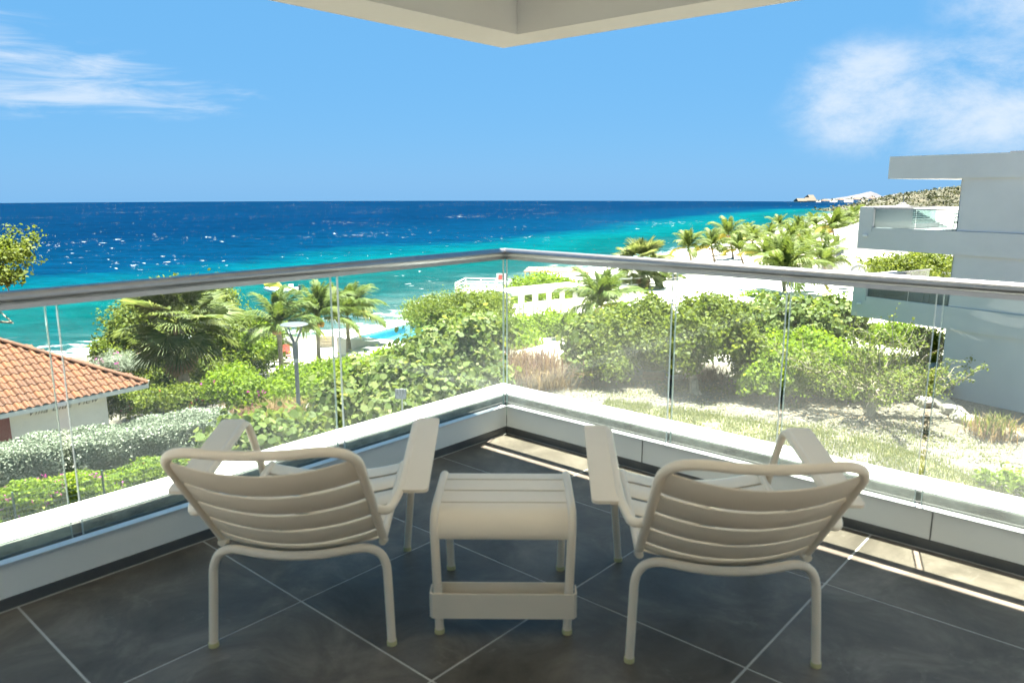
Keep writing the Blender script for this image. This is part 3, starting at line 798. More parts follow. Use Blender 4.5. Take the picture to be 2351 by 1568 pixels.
for k, (zt, zb) in enumerate(((-.22, -1.06), (-2.95, -3.78))):
    nbox(-16, 17.78, 0, 5.6, zb, zt - .16, 'balcony_slab', nb_paint)
    nbox(-16, 17.2, 0, .22, zt - .16, zt, 'balcony_curb', nb_paint)
    ep = nbox(17.22, 17.78, 0, 2.9, zt - .16, .58 + (0 if k == 0 else -2.73), 'end_parapet', nb_paint)
    nbox(17.5, 17.78, 2.9, 5.6, zt - .16, zt + .06, 'end_curb', nb_paint)
    for a, b in ((14.05, 15.55), (15.58, 17.2)):
        nbox(a, b, .10, .115, zt - .02, .50 + (-2.73 * k), 'glass_pane', NGL)
    nbox(17.62, 17.635, 2.95, 5.5, zt, .50 + (-2.73 * k), 'glass_pane', NGL)
    nbox(14.02, 17.22, .085, .13, .50 + (-2.73 * k), .545 + (-2.73 * k), 'rail', steel)
    nbox(17.60, 17.65, 2.9, 5.6, .50 + (-2.73 * k), .545 + (-2.73 * k), 'rail', steel)
    nbox(13.95, 14.5, 1.0, 1.5, zt - .16, (1.649 if k == 0 else -1.061), 'column', nb_paint)
    nbox(11.4, 13.99, 3.2, 3.35, zt - .16, (1.649 if k == 0 else -1.061), 'window_wall', grey_metal)
    nbox(13.9, 13.98, 1.5, 3.2, zt - .1, (1.6 if k == 0 else -1.1), 'window_pane', NGL)
    # fixed camera on the slab edge
    cc = nbp(17.45, -.05, zb + .52) - ia
    MB().box(cc, (.16, .09, .08), Matrix.Rotation(R(-34), 3, 'Z')).build('security_camera', mat('white_plastic', (.7, .7, .7), .4, 0), apt)
nbox(13.9, 14.35, .9, 1.4, -7, -3.79, 'column', mat('taupe_column', (.30, .25, .22), .8, .05, 2))
nbox(14.6, 14.9, 2.2, 7.5, -7, -4.6, 'garden_wall', terr_wall)
def small_table(p, label):
    o = empty('bistro_table', p, 0, label, 'table')
    MB().disc((0, 0, .70), .33, .025, 20).build('table_top', grey_metal, o); MB().disc((0, 0, .02), .025, .68, 10).build('stem', grey_metal, o); MB().disc((0, 0, 0), .2, .02, 16).build('foot_plate', grey_metal, o)
def small_chair(p, rz, label, m, group=None, s=1.0):
    o = empty('metal_chair', p, rz, label, 'chair', group)
    for sx in (-1, 1):
        MB().tube(round_path([(sx * .24, -.22, 0), (sx * .24, -.24, .42), (sx * .24, .20, .46), (sx * .24, .24, 0)], .05, 4), .012, 8).build('leg_frame', m, o, True)
        MB().tube(round_path([(sx * .24, -.20, .44), (sx * .24, -.26, .62), (sx * .24, .18, .64), (sx * .24, .20, .46)], .05, 4), .012, 8).build('arm', m, o, True)
    MB().box((0, 0, .44), (.46, .44, .02)).build('seat', m, o)
    MB().box((0, -.27, .66), (.46, .02, .34), Matrix.Rotation(R(-14), 3, 'X')).build('backrest', m, o)
    o.scale = (s, s, s)
small_table(nbp(14.75, 1.9, -.38), 'dark round bistro table behind the upper balcony glass of the apartment block')
small_chair(nbp(14.25, .75, -.38), R(60), 'dark metal chair behind the upper balcony glass of the apartment block', grey_metal)
small_chair(nbp(14.9, .7, -3.11), R(40), 'pale metal lounge chair behind the lower balcony glass of the apartment block', mat('pale_grey_metal', (.45, .45, .44), .5, .05), None, 1.15)

# ------------------------------------------------------------------ lamp, sign, pool terrace and beach things
lamp_grey = mat('lamp_anthracite', (.16, .175, .19), .45, .06, 4)
pole_top = atY(675, 745, 22.6); lb = Vector((pole_top.x, 22.6, g1(pole_top.x, 22.6)))
lp = empty('street_lamp', lb, 0, 'grey garden lamp post with a flat disc head on splayed arms', 'lamp')
hz_ = pole_top.z - lb.z
MB().tube([(0, 0, 0), (0, 0, hz_ - 1.05)], .062, 14).build('post', lamp_grey, lp, True)
MB().tube([(0, 0, hz_ - 1.05), (0, 0, hz_ - .98), (0, 0, hz_ - .55)], [.075, .085, .085], 14).build('collar', lamp_grey, lp, True)
MB().tube([(0, 0, hz_ - 1.16), (0, 0, hz_ - 1.05)], .076, 14).build('band', mat('pale_grey_band', (.45, .46, .46), .5, 0), lp, True)
hs = MB()
for k in range(4):
    a = R(45 + 90 * k + 8)
    MB().tube([(0.04 * math.cos(a), .04 * math.sin(a), hz_ - .56), (.36 * math.cos(a), .36 * math.sin(a), hz_ + .0)], [.03, .015], 8).build('arm', lamp_grey, lp, True)
prof = [(0, .02), (.2, .028), (.38, .02), (.418, .0), (.40, -.018), (.2, -.022), (0, -.022)]
vs = []; sg = 36
for r_, z_ in prof:
    for k in range(sg): vs.append((max(r_, .001) * math.cos(2 * math.pi * k / sg), max(r_, .001) * math.sin(2 * math.pi * k / sg), hz_ + z_))
fs = [(i * sg + k, i * sg + (k + 1) % sg, (i + 1) * sg + (k + 1) % sg, (i + 1) * sg + k) for i in range(len(prof) - 1) for k in range(sg)]
MB().add(vs, fs).build('disc_head', mat('lamp_head_grey', (.075, .088, .10), .5, .05, 3), lp, True)

sg_p = atY(921, 940, 19.8)
sp = empty('notice_board', (sg_p.x, sg_p.y, g1(sg_p.x, sg_p.y)), R(8), 'small weathered grey board on a pale stake beside the sea grape', 'sign')
hh = atY(921, 893, 19.8).z - sp.location.z
MB().tube([(.03, 0.03, -.05), (.03, .03, hh)], .022, 8).build('stake', mat('pale_stake', (.55, .56, .52), .6, .1), sp, True)
MB().box((0, 0, hh - .14), (.30, .018, .27), Matrix.Rotation(R(4), 3, 'Y')).build('board', mat('board_print', (.22, .24, .27), .6, .4, 9, c2=(.55, .57, .60), stretch=(3, 3, 1)), sp)

white_pool = mat('white_terrace_render', (.78, .77, .74), .8, .05, 2)
# pool: walls, rim, water
p0, p1, pu, pw = _p0, _p1, PU, PWV
pool = empty('swimming_pool', p0 + pu * 4 + pw * 3, 0, 'bright blue infinity pool with a white rim by the beach', 'pool')
ip = pool.location; PLn = POOL_L; PWd = POOL_W
def pp(s, t, z): return p0 + pu * s + pw * t + Vector((0, 0, z - PZ)) - ip
def pbox(s0, s1, t0, t1, z0, z1, name, m):
    return MB().hexa([pp(s0, t0, z0), pp(s1, t0, z0), pp(s1, t1, z0), pp(s0, t1, z0), pp(s0, t0, z1), pp(s1, t0, z1), pp(s1, t1, z1), pp(s0, t1, z1)]).build(name, m, pool)
pbox(-.9, PLn, -.9, -.05, -9.4, PZ, 'rim', white_pool); pbox(-.9, -.05, -.049, PWd, -9.4, PZ, 'rim', white_pool); pbox(-.049, PLn, PWd - .5, PWd + .3, -9.4, PZ - .001, 'rim', white_pool)
pbox(PLn - .6, PLn + .3, -.049, PWd - .51, -9.4, PZ - .002, 'rim', white_pool)
blue_t = mat('pool_tile_blue', (.16, .46, .56), .3, .08, 1.5, c2=(.22, .52, .62))
pbox(-.045, PLn - .61, -.045, PWd - .51, PZ - .62, PZ - .52, 'pool_floor', blue_t)
pbox(-.049, PLn - .61, -.05, .0, PZ - .519, PZ - .13, 'pool_wall', mat('pool_wall_tile', (.12, .42, .55), .3, .1, 3))
pbox(-.05, 0, .001, PWd - .51, PZ - .519, PZ - .13, 'pool_wall', MATS['pool_wall_tile'])
m, n, l, p = nodes_of('pool_water'); n.remove(p)
t_ = n.new('ShaderNodeBsdfTransparent'); t_.inputs[0].default_value = (.62, .93, .97, 1)
g_ = n.new('ShaderNodeBsdfGlossy'); g_.inputs['Roughness'].default_value = .08
f_ = n.new('ShaderNodeFresnel'); f_.inputs[0].default_value = 1.08
s_ = n.new('ShaderNodeMixShader'); l.new(f_.outputs[0], s_.inputs[0]); l.new(t_.outputs[0], s_.inputs[1]); l.new(g_.outputs[0], s_.inputs[2]); l.new(s_.outputs[0], n['Material Output'].inputs[0])
MB().add([pp(.002, .002, PZ - .12), pp(PLn - .62, .002, PZ - .12), pp(PLn - .62, PWd - .52, PZ - .12), pp(.002, PWd - .52, PZ - .12)], [(0, 1, 2, 3)]).build('pool_water', m, pool)
# terrace post in front of the pool
tpb = at(938, 800, -7.6)
tp = empty('terrace_post', tpb, 0, 'square white post standing in front of the pool', 'post')
MB().box((0, 0, .75), (.26, .26, 1.5)).build('shaft', white_pool, tp); MB().box((0, 0, 1.52), (.34, .34, .05)).build('cap', white_pool, tp)
# loungers along the far rim of the pool
canvas = mat('white_canvas', (.75, .74, .71), .85, .04, 3)
lg = None
spots = [(862, 752), (885, 748), (908, 744), (925, 741)]
names = ['white sunbed beyond the pool, first from the palms', 'white sunbed beyond the pool, second from the palms', 'white sunbed beyond the pool, third from the palms', 'white sunbed beyond the pool, nearest the acacia tree']
for i, (sx_, sy_) in enumerate(spots):
    pos = at(sx_, sy_ + 2, PZ - .5); pos = p0 + pu * (2.2 + i * 2.6) - pw * 2.2 + Vector((0, 0, -.45))
    pos.z = g1(pos.x, pos.y)
    if i == 0:
        lg = empty('sunbed', pos, math.atan2(pu.y, pu.x), names[0], 'sunbed', 'sunbeds by the pool')
        MB().box((0, 0, .32), (1.35, .7, .12)).build('mattress', canvas, lg, bevel=.03)
        MB().box((.82, 0, .47), (.62, .7, .12), Matrix.Rotation(R(-32), 3, 'Y')).build('headrest', canvas, lg, bevel=.03)
        for ax_ in (-.55, .6):
            for ay_ in (-.28, .28): MB().box((ax_, ay_, .13), (.06, .06, .26)).build('leg', white_pool, lg)
    else:
        q = copy_tree(lg); q.location = pos; q['label'] = names[i]
# red folding chair in the sand
rd = base(655, 832)
rc = empty('deck_chair', rd, R(20), 'red canvas deck chair on the sand under the coconut palms', 'chair')
wood = mat('bleached_wood', (.48, .40, .30), .7, .2, 8, stretch=(1, 6, 1))
red_c = mat('red_canvas', (.55, .06, .05), .8, .08, 4)
for sx in (-1, 1):
    MB().tube([(sx * .32, -.3, 0), (sx * .32, .35, .95)], .025, 6).build('frame_bar', wood, rc); MB().tube([(sx * .29, .42, 0), (sx * .29, -.38, .52)], .025, 6).build('frame_bar', wood, rc)
MB().box((0, .20, .70), (.6, .04, .62), Matrix.Rotation(R(-32), 3, 'X')).build('canvas_back', red_c, rc)
MB().box((0, -.14, .38), (.58, .55, .04), Matrix.Rotation(R(-14), 3, 'X')).build('canvas_seat', red_c, rc)
# sand-coloured crate
kb = base(752, 795); ck = empty('beach_crate', kb, R(15), 'tan wooden crate on the white sand behind the glass joint', 'crate')
for k in range(4): MB().box((0, -.33, .09 + k * .17), (.8, .04, .14)).build('slat', wood, ck)
for k in range(4): MB().box((0, .33, .09 + k * .17), (.8, .04, .14)).build('slat', wood, ck)
MB().box((0, 0, .69), (.84, .70, .04)).build('lid', wood, ck)
for sx in (-1, 1): MB().box((sx * .42, 0, .34), (.04, .66, .66)).build('end_panel', wood, ck)
# low white bench
wbp = base(635, 858); wbn = empty('white_bench', wbp + Vector((-.6, .4, 0)), R(-15), 'low white slatted bench on the sand left of the lamp post', 'bench')
for k in range(3): MB().box((0, -.16 + k * .16, .42), (1.5, .13, .04)).build('seat_slat', canvas, wbn)
for sx in (-1, 1):
    for sy in (-1, 1): MB().box((sx * .65, sy * .16, .20), (.06, .06, .40)).build('leg', canvas, wbn)

# paved path with kerb between the shrubs, left of the sea grape
cpath = mat('pale_concrete_path', (.50, .48, .42), .85, .15, 3, .2, 40)
pl = [base(600, 1000), base(700, 945), base(742, 900), base(790, 880)]; pr = [base(700, 1060), base(760, 985), base(790, 935), base(830, 905)]
mbp = MB(); vs = []
for a, b in zip(pl, pr):
    vs += [a + Vector((0, 0, .03)), b + Vector((0, 0, .03))]
mbp.add(vs, [(2 * i, 2 * i + 1, 2 * i + 3, 2 * i + 2) for i in range(3)])
tag(mbp.build('garden_path', cpath), 'pale concrete garden path', kind='structure')
kmb = MB()
kb_ = tag(MB().tube([q + Vector((0, 0, .06)) for q in pl], .09, 6).build('path_kerb', mat('kerb_concrete', (.58, .55, .47), .85, .1, 4)), 'pale kerb along the path', kind='structure')

# boardwalk of planks
plank_m = mat('grey_bleached_plank', (.44, .40, .33), .8, .25, 6, c2=(.60, .56, .48), stretch=(8, 1, 1))
b0a, b0b = base(1150, 822), base(1185, 848); b1a, b1b = base(1345, 775), base(1352, 797)
bw = empty('boardwalk', (b0a + b1b) / 2, 0, 'weathered plank boardwalk curving between the green hedge and the tan grass', 'boardwalk')
for k in range(64):
    t = (k + .5) / 64; A_ = b0a.lerp(b1a, t); B_ = b0b.lerp(b1b, t); c = (A_ + B_) / 2; d = (B_ - A_)
    o = MB().box((0, 0, 0), (d.length, (b1a - b0a).length / 64 * .86, .05), Matrix.Rotation(math.atan2(d.y, d.x), 3, 'Z')).build('plank', plank_m, bw, loc=c + Vector((0, 0, .07 + random.uniform(0, .012))) - bw.location)

# pergola
PGZ = -7.0
pg0 = at(1195, 738, PGZ); pg1 = at(1320, 722, PGZ); 
pd = (pg1 - pg0); pgl = pd.length; pdn = pd.normalized(); pn_ = Vector((-pdn.y, pdn.x, 0))
pgo = empty('pergola', (pg0 + pg1) / 2, math.atan2(pdn.y, pdn.x), 'white pergola with square posts beyond the clipped hedge', 'pergola')
gzp = g1(pgo.location.x, pgo.location.y) - PGZ - .1
for k in range(5):
    x = -pgl / 2 + pgl * k / 4
    for yy in (0, 1.5):
        MB().box((x + (0.12 if yy else 0), yy, (1.72 + gzp) / 2), (.24, .24, 1.72 - gzp)).build('post', white_pool, pgo)
MB().box((0, .75, 1.83), (pgl + 2.0, 2.3, .20)).build('roof', white_pool, pgo)
# thatched flat shelter on the shore
sh0 = at(1207, 628, -7.9)
so = empty('beach_shelter', Vector((at(1270, 640, -9.4).x, 92, -9.6)), R(-8), 'flat wooden shelter roof on posts at the water edge', 'shelter')
sx0 = atY(1207, 620, 92); sx1 = atY(1330, 620, 92); rz_ = atY(1260, 620, 92).z
hzz = rz_ - so.location.z; wd = sx1.x - sx0.x
so.location.x = (sx0.x + sx1.x) / 2 + .6
wd += 1.2
for k in range(12):
    MB().box((-wd / 2 + (k + .5) * wd / 12, 0, hzz), (wd / 12 * .9, 5.2, .12)).build('roof_board', mat('weathered_brown_board', (.36, .20, .11), .8, .3, 2, c2=(.50, .34, .22)), so)
for x in (-wd / 2 + .2, 0, wd / 2 - .2):
    for y in (-2.3, 2.3): MB().box((x, y, hzz / 2 - .06), (.18, .18, hzz)).build('post', wood, so)
# jetty platform with railings
jz = -8.4
jc = at(1112, 668, jz)
jt = empty('jetty_platform', Vector((jc.x, jc.y, jz)), R(-10), 'white railed wooden jetty platform over the turquoise water', 'jetty')
jw = wood_w = mat('white_painted_wood', (.66, .66, .64), .7, .1, 5)
for k in range(16): MB().box((-2.2 + k * .30, 0, 0), (.27, 4.2, .08)).build('deck_plank', jw, jt)
for x in (-2.3, 0, 2.4):
    for y in (-2.0, 2.0):
        MB().box((x, y, -.9), (.16, .16, 2.6)).build('pile', wood, jt)
for zz in (.35, .65, .95):
    for (a, b) in (((-2.35, -2.1), (2.45, -2.1)), ((-2.35, 2.1), (2.45, 2.1)), ((-2.35, -2.1), (-2.35, 2.1)), ((2.45, -2.1), (2.45, 2.1))):
        c = Vector(((a[0] + b[0]) / 2, (a[1] + b[1]) / 2, zz)); MB().box(c, (abs(a[0] - b[0]) + .08, abs(a[1] - b[1]) + .08, .10)).build('rail', jw, jt)
for x in (-2.35, -.8, .8, 2.45):
    for y in (-2.1, 2.1): MB().box((x, y, .52), (.10, .10, 1.0)).build('rail_post', jw, jt)
jch = empty('lifeguard_chair', jt.matrix_world @ Vector((1.5, .5, 0)) if False else Vector((jc.x + 1.6, jc.y + .2, jz + .04)), R(-10), 'white chair with a red towel on the jetty platform', 'chair')
for sx in (-1, 1):
    for sy in (-1, 1): MB().box((sx * .45, sy * .4, .45), (.09, .09, .9)).build('leg', jw, jch)
MB().box((0, 0, .9), (1.0, .9, .08)).build('seat', jw, jch); MB().box((0, .42, 1.25), (1.0, .08, .65)).build('backrest', jw, jch)
MB().box((-.1, .2, 1.2), (.35, .05, .5), Matrix.Rotation(R(-25), 3, 'X')).build('towel', red_c, jch)
# moored inflatable boat
by = 84; bq = atY(650, 680, by)
bo = empty('inflatable_boat', Vector((bq.x, by, SEA - .12)), R(10), 'yellow and white inflatable boat afloat behind the palms', 'boat')
wr = mat('white_rubber', (.8, .8, .8), .5, 0); yr = mat('yellow_rubber', (.75, .62, .08), .5, .05)
sc_ = 1.2
MB().tube(round_path([(1.6, -.55, .35), (-.9, -.6, .35), (-2.1, 0, .75), (-.9, .6, .35), (1.6, .55, .35)], .8, 6), .27, 10).build('tube', wr, bo, True)
MB().box((.2, 0, .25), (2.8, .9, .12)).build('floor', wr, bo)
MB().tube([(-1.9, 0, .95), (-.7, 0, 1.25), (-.2, 0, .8)], [.25, .42, .2], 10).build('bow_cover', yr, bo, True)
MB().box((.9, 0, .75), (.5, .6, .55)).build('console', wr, bo, bevel=.05)
MB().tube([(1.8, 0, .2), (1.8, 0, .95)], .14, 8).build('outboard', grey_metal, bo, True)

# long white flat-roofed beach club building and its surroundings
bc_w = mat('beach_club_white', (.80, .80, .79), .75, .03, 1)
def slab_building(name, pts_px, z_roof, thick, hgt, label, cat='building', m=None, posts=True):
    P = [at(x, y, z_roof) for x, y in pts_px]
    c = sum(P, Vector()) / len(P); gzv = min(g1(q.x, q.y) for q in P)
    o = empty(name, Vector((c.x, c.y, gzv)), 0, label, cat)
    poly = [(q.x - c.x, q.y - c.y) for q in P]
    area = sum(poly[i][0] * poly[(i + 1) % len(poly)][1] - poly[(i + 1) % len(poly)][0] * poly[i][1] for i in range(len(poly)))
    if area < 0: poly = poly[::-1]
    MB().prism(poly, z_roof - thick - gzv, z_roof - gzv).build('roof', m or bc_w, o)
    ins = [(x * .93, y * .93) for x, y in poly]
    if posts:
        for x, y in ins: MB().box((x, y, (z_roof - thick - gzv) / 2 - .01), (.3, .3, z_roof - thick - gzv)).build('post', m or bc_w, o)
    else:
        MB().prism(ins, 0, z_roof - thick - gzv - .01).build('wall', m or bc_w, o)
    return o
slab_building('beach_club_roof', [(1440, 700), (1660, 632), (1870, 625), (1960, 690), (1750, 690), (1560, 722)], -5.2, .25, 1, 'long white flat roof of the beach club behind the clipped green hedge', posts=False)
slab_building('terrace_pavilion', [(1395, 612), (1440, 607), (1452, 622), (1405, 630)], -6.3, .2, 1, 'small white flat roofed pavilion left of the round fan palm')
slab_building('terrace_pavilion', [(1885, 560), (1975, 556), (1985, 575), (1880, 578)], -4.6, .3, 1, 'white flat roofed beach bar behind the tall palm trunks')
tw_ = at(1420, 665, -7.2)
tr = empty('terrace_railing', Vector((tw_.x, tw_.y, g1(tw_.x, tw_.y))), R(18), 'white post and rail railing behind the middle coconut palm', 'railing')
for k in range(7): MB().box((-3.6 + k * 1.2, 0, .6), (.12, .12, 1.2)).build('post', bc_w, tr)
for zz in (.5, 1.05): MB().box((0, -.08, zz), (7.4, .05, .12)).build('rail', bc_w, tr)
# info column
ic = atY(1487, 705, 40.0); icb = g1(ic.x, ic.y)
io_ = empty('info_column', Vector((ic.x, ic.y, icb)), R(-6), 'slim white information column among the shrubs', 'sign')
tzp = atY(1487, 690, 40.0).z - icb
MB().box((0, 0, tzp / 2), (.50, .16, tzp)).build('column', bc_w, io_)
MB().box((0, -.083, tzp - .42), (.10, .006, .26)).build('emblem', mat('grey_print', (.25, .27, .3), .6, 0), io_)
# white wall pieces by the middle palm
wq = base(1385, 740)
wk = empty('garden_wall', wq + Vector((0, -.5, 0)), R(-8), 'low white wall piece at the foot of the middle coconut palm', 'wall')
MB().box((0, 0, .45), (2.4, .25, .9)).build('wall', bc_w, wk); MB().box((0, 0, .93), (2.5, .35, .07)).build('coping', bc_w, wk)
# round emblem kiosk
kq = atY(1968, 615, 62); kg = g1(kq.x, 62)
ko = empty('kiosk', Vector((kq.x + 1.2, 62, kg)), R(-14), 'white kiosk with a round grey emblem on its wall', 'kiosk')
kh = atY(1968, 596, 62).z - kg
MB().box((0.5, 1.2, kh / 2), (4.4, 2.4, kh)).build('wall', bc_w, ko); MB().box((.5, 1.2, kh + .1), (4.9, 2.9, .2)).build('roof', bc_w, ko)
em = mat('emblem_grey', (.24, .26, .30), .6, 0)
zc_ = atY(1971, 628, 62).z - kg
def ring(r0, r1, z, y, name, m, par):
    vs = []; sg = 40
    for k in range(sg):
        a = 2 * math.pi * k / sg; vs += [(r0 * math.cos(a) - 1.0, y, z + r0 * math.sin(a)), (r1 * math.cos(a) - 1.0, y, z + r1 * math.sin(a)), (r0 * math.cos(a) - 1.0, y - .03, z + r0 * math.sin(a)), (r1 * math.cos(a) - 1.0, y - .03, z + r1 * math.sin(a))]
    fs = []
    for k in range(sg):
        a, b = 4 * k, 4 * ((k + 1) % sg); fs += [(a + 2, b + 2, b + 3, a + 3), (a, a + 2, b + 2, b), (a + 1, b + 1, b + 3, a + 3)]
    return MB().add(vs, fs).build(name, m, par)
ring(.48, .66, zc_, -.005, 'emblem_ring', em, ko); ring(.22, .27, zc_, -.005, 'emblem_ring', em, ko)
for k in range(3): MB().tube([(-1.0 + .12 * math.cos(R(90 + 120 * k)), -.02, zc_ + .12 * math.sin(R(90 + 120 * k))), (-1.0, -.02, zc_)], .03, 6).build('emblem_stroke', em, ko)
# menu stand
mq = atY(1931, 583, 70); mg = g1(mq.x, 70)
mo_ = empty('menu_stand', Vector((mq.x, 70, mg)), R(-10), 'white framed blue menu board by the beach bar', 'sign')
mh = mq.z - mg
MB().box((0, 0, mh / 2 + .45), (1.15, .08, mh + .9)).build('frame', bc_w, mo_); MB().box((0, -.045, mh + .05), (.85, .02, 1.1)).build('menu_sheet', mat('blue_print', (.05, .08, .22), .5, .4, 6, c2=(.3, .32, .4)), mo_)
# parasols on the far sand
for i, (px, py, Y, lab) in enumerate(((1890, 553, 105, 'white parasol on the far beach left of the tall palm trunk'), (1935, 548, 112, 'white parasol on the far beach beside the apartment balcony'), (1860, 590, 84, 'white parasol near the path behind the drooping palm'))):
    q = atY(px, py, Y); gg = g1(q.x, Y)
    o = empty('parasol', Vector((q.x, Y, gg)), 0, lab, 'parasol', 'white beach parasols')
    hgt = max(1.6, q.z - gg)
    MB().tube([(0, 0, 0), (0, 0, hgt)], .04, 6).build('pole', wood, o)
    vs = [(0, 0, hgt + .35)] + [(1.7 * math.cos(R(45 * k)), 1.7 * math.sin(R(45 * k)), hgt - .1) for k in range(8)] + [(0, 0, hgt + .28)] + [(1.68 * math.cos(R(45 * k)), 1.68 * math.sin(R(45 * k)), hgt - .14) for k in range(8)]
    MB().add(vs, [(0, 1 + k, 1 + (k + 1) % 8) for k in range(8)] + [(9, 10 + (k + 1) % 8, 10 + k) for k in range(8)] + [(1 + k, 10 + k, 10 + (k + 1) % 8, 1 + (k + 1) % 8) for k in range(8)]).build('canopy', canvas, o)

# white house with a shingled pyramid roof behind the apartment block
shY = 66
ap = atY(2142, 466, shY); hl_ = atY(2085, 532, shY); hr_ = atY(2215, 505, shY)
ph = empty('shingled_house', Vector((ap.x, shY + 5, g1(ap.x, shY))), R(-20), 'house with a pointed white shingle roof seen through the upper balcony glass', 'house')
gg = ph.location.z; az_ = ap.z - gg; ez_ = atY(2140, 545, shY).z - gg
sm_ = mat('white_shingle', (.22, .225, .22), .8, .3, 5, c2=(.36, .37, .36), stretch=(1, 1, 8))
hwid = 5.4
for k, (sa, sb) in enumerate((((-1, -1), (1, -1)), ((1, -1), (1, 1)), ((1, 1), (-1, 1)), ((-1, 1), (-1, -1)))):
    A_, B_ = Vector((sa[0] * hwid, sa[1] * hwid, ez_)), Vector((sb[0] * hwid, sb[1] * hwid, ez_)); T_ = Vector((0, 0, az_))
    rows = 22
    for r in range(rows):
        t0, t1 = r / rows, (r + 1) / rows; cu = lambda t: t - .35 * t * (1 - t)
        q = [A_.lerp(T_, t0), B_.lerp(T_, t0), B_.lerp(T_, t1), A_.lerp(T_, t1)]
        for i, t in enumerate((t0, t0, t1, t1)): q[i].z = ez_ + (az_ - ez_) * (t * .55 + .45 * t * t)
        out = Vector(((sa[0] + sb[0]) / 2, (sa[1] + sb[1]) / 2, .5)).normalized() * .09
        MB().add([q[0] + out, q[1] + out, q[2], q[3], q[0], q[1]], [(0, 1, 2, 3), (0, 4, 5, 1)]).build('shingle_row', sm_, ph)
MB().box((0, 0, ez_ / 2 - .05), (hwid * 1.8, hwid * 1.8, ez_)).build('wall', bc_w, ph)
MB().tube([(0, 0, az_ - .1), (0, 0, az_ + .45)], .04, 6).build('finial', grey_metal, ph)

# ------------------------------------------------------------------ far coast
def ridge(name, Y, prof_px, depth, m, label, seed, rough=.6, rows=26, sink=30):
    """a hill whose skyline follows the listed points, falling away in front and behind"""
    rs = np.random.RandomState(seed); pts = [(x, atY(x, y, Y)) for x, y in prof_px]
    xs = np.array([p.x for _, p in pts]); zs = np.array([p.z for _, p in pts])
    nx = 140; X = np.linspace(xs[0], xs[-1], nx); Zr = np.interp(X, xs, zs)
    V = []; 
    for j in range(rows + 1):
        t = j / rows * 2 - 1
        for i in range(nx):
            f = 1 - abs(t) ** 1.6 
            zz = (Zr[i] + sink) * f - sink
            V.append((X[i], Y + t * depth, zz + (rs.rand() - .5) * rough * (1 if 0 < j < rows else 0) * (.3 + .7 * f)))
    idx = np.arange((rows + 1) * nx).reshape(rows + 1, nx)
    F = np.stack([idx[:-1, :-1], idx[:-1, 1:], idx[1:, 1:], idx[1:, :-1]], -1).reshape(-1, 4)
    return tag(link(name, npmesh(name, np.array(V), F, None, True), m), label, kind='structure')
mtn = mat('hazy_hill', (.062, .064, .072), .95, .10, .02, c2=(.075, .077, .085))  # far hills, the distance haze put into their colour
scrub = mat('dry_scrub_hill', (.028, .036, .016), .95, .4, .12, .9, .5, c2=(.075, .068, .04), detail=10)
lowc = mat('low_coast', (.16, .155, .13), .95, .4, .08, c2=(.26, .25, .22))
ridge('mountain', 1500, [(1780, 470), (1840, 465), (1880, 460), (1920, 456), (1960, 449), (1985, 444), (1998, 440), (2004, 443), (2014, 455), (2030, 451), (2060, 445), (2068, 444), (2078, 456), (2140, 462), (2240, 468)], 90, mtn, 'pale hazy hills on the horizon', 2, 1.2)
ridge('far_headland', 1080, [(1770, 475), (1800, 467.5), (1835, 463.5), (1860, 462.5), (1900, 462), (1960, 459), (2010, 457), (2060, 456), (2110, 458), (2260, 460)], 60, lowc, 'low built-up headland across the bay', 3, 1.0)
ridge('scrub_hill', 420, [(1935, 486), (1960, 480), (1975, 476), (1985, 477), (2010, 475), (2035, 464), (2060, 457), (2090, 449), (2120, 445), (2150, 440), (2190, 436), (2260, 430), (2330, 428), (2420, 440)], 85, scrub, 'scrub covered hill on the coast behind the apartment block', 4, 1.6, 40, 16)
hotel_m = mat('sandy_render', (.80, .66, .45), .85, .06, .2); pale_m = mat('pale_far_render', (.80, .78, .76), .85, .05, .2)
win_m = mat('far_window', (.50, .48, .45), .4, 0)
def far_building(dx0, dx1, dy0, dy1, Y, m, label, cols, rows):
    a, b = atY(dx0, dy1, Y), atY(dx1, dy0, Y)
    o = empty('hotel', Vector(((a.x + b.x) / 2, Y, a.z - 6)), 0, label, 'building')
    wdt, ht = b.x - a.x, b.z - a.z + 6
    MB().box((0, 8, 3 + (ht - 6) * .2), (wdt, 15, 6 + (ht - 6) * .4)).build('wall', m, o); rfm = mat('sun_catching_roof', (.085, .070, .048), .9, .1)
    zr = 6 + (ht - 6) * .42  # steep roof slope added to catch the sun above the shaded facade
    MB().add([(-wdt / 2 - .4, -1.5, zr), (wdt / 2 + .4, -1.5, zr), (wdt / 2 + .4, 5, ht + 1.2), (-wdt / 2 - .4, 5, ht + 1.2), (-wdt / 2 - .4, 16.5, zr), (wdt / 2 + .4, 16.5, zr)], [(0, 1, 2, 3), (3, 2, 5, 4), (0, 3, 4), (1, 5, 2), (0, 4, 5, 1)]).build('roof', rfm, o)
    for r in range(rows):
        for c in range(cols):
            MB().box((-wdt / 2 + (c + .5) * wdt / cols, -.0 + .45, 6 + (r + .5) * (ht - 6) * .42 / rows), (wdt / cols * .55, .2, (ht - 6) * .42 / rows * .5)).build('window', win_m, o)
far_building(1832, 1852, 458, 465, 1000, hotel_m, 'low sand coloured hotel wing at the tip of the far headland', 6, 2)
far_building(1851, 1874, 456, 465, 1002, pale_m, 'cream hotel block with window rows on the far headland', 7, 3)
far_building(1858, 1870, 450, 457, 1015, pale_m, 'pale hotel tower rising behind the far headland hotel', 4, 3)
rsd = random.Random(8)
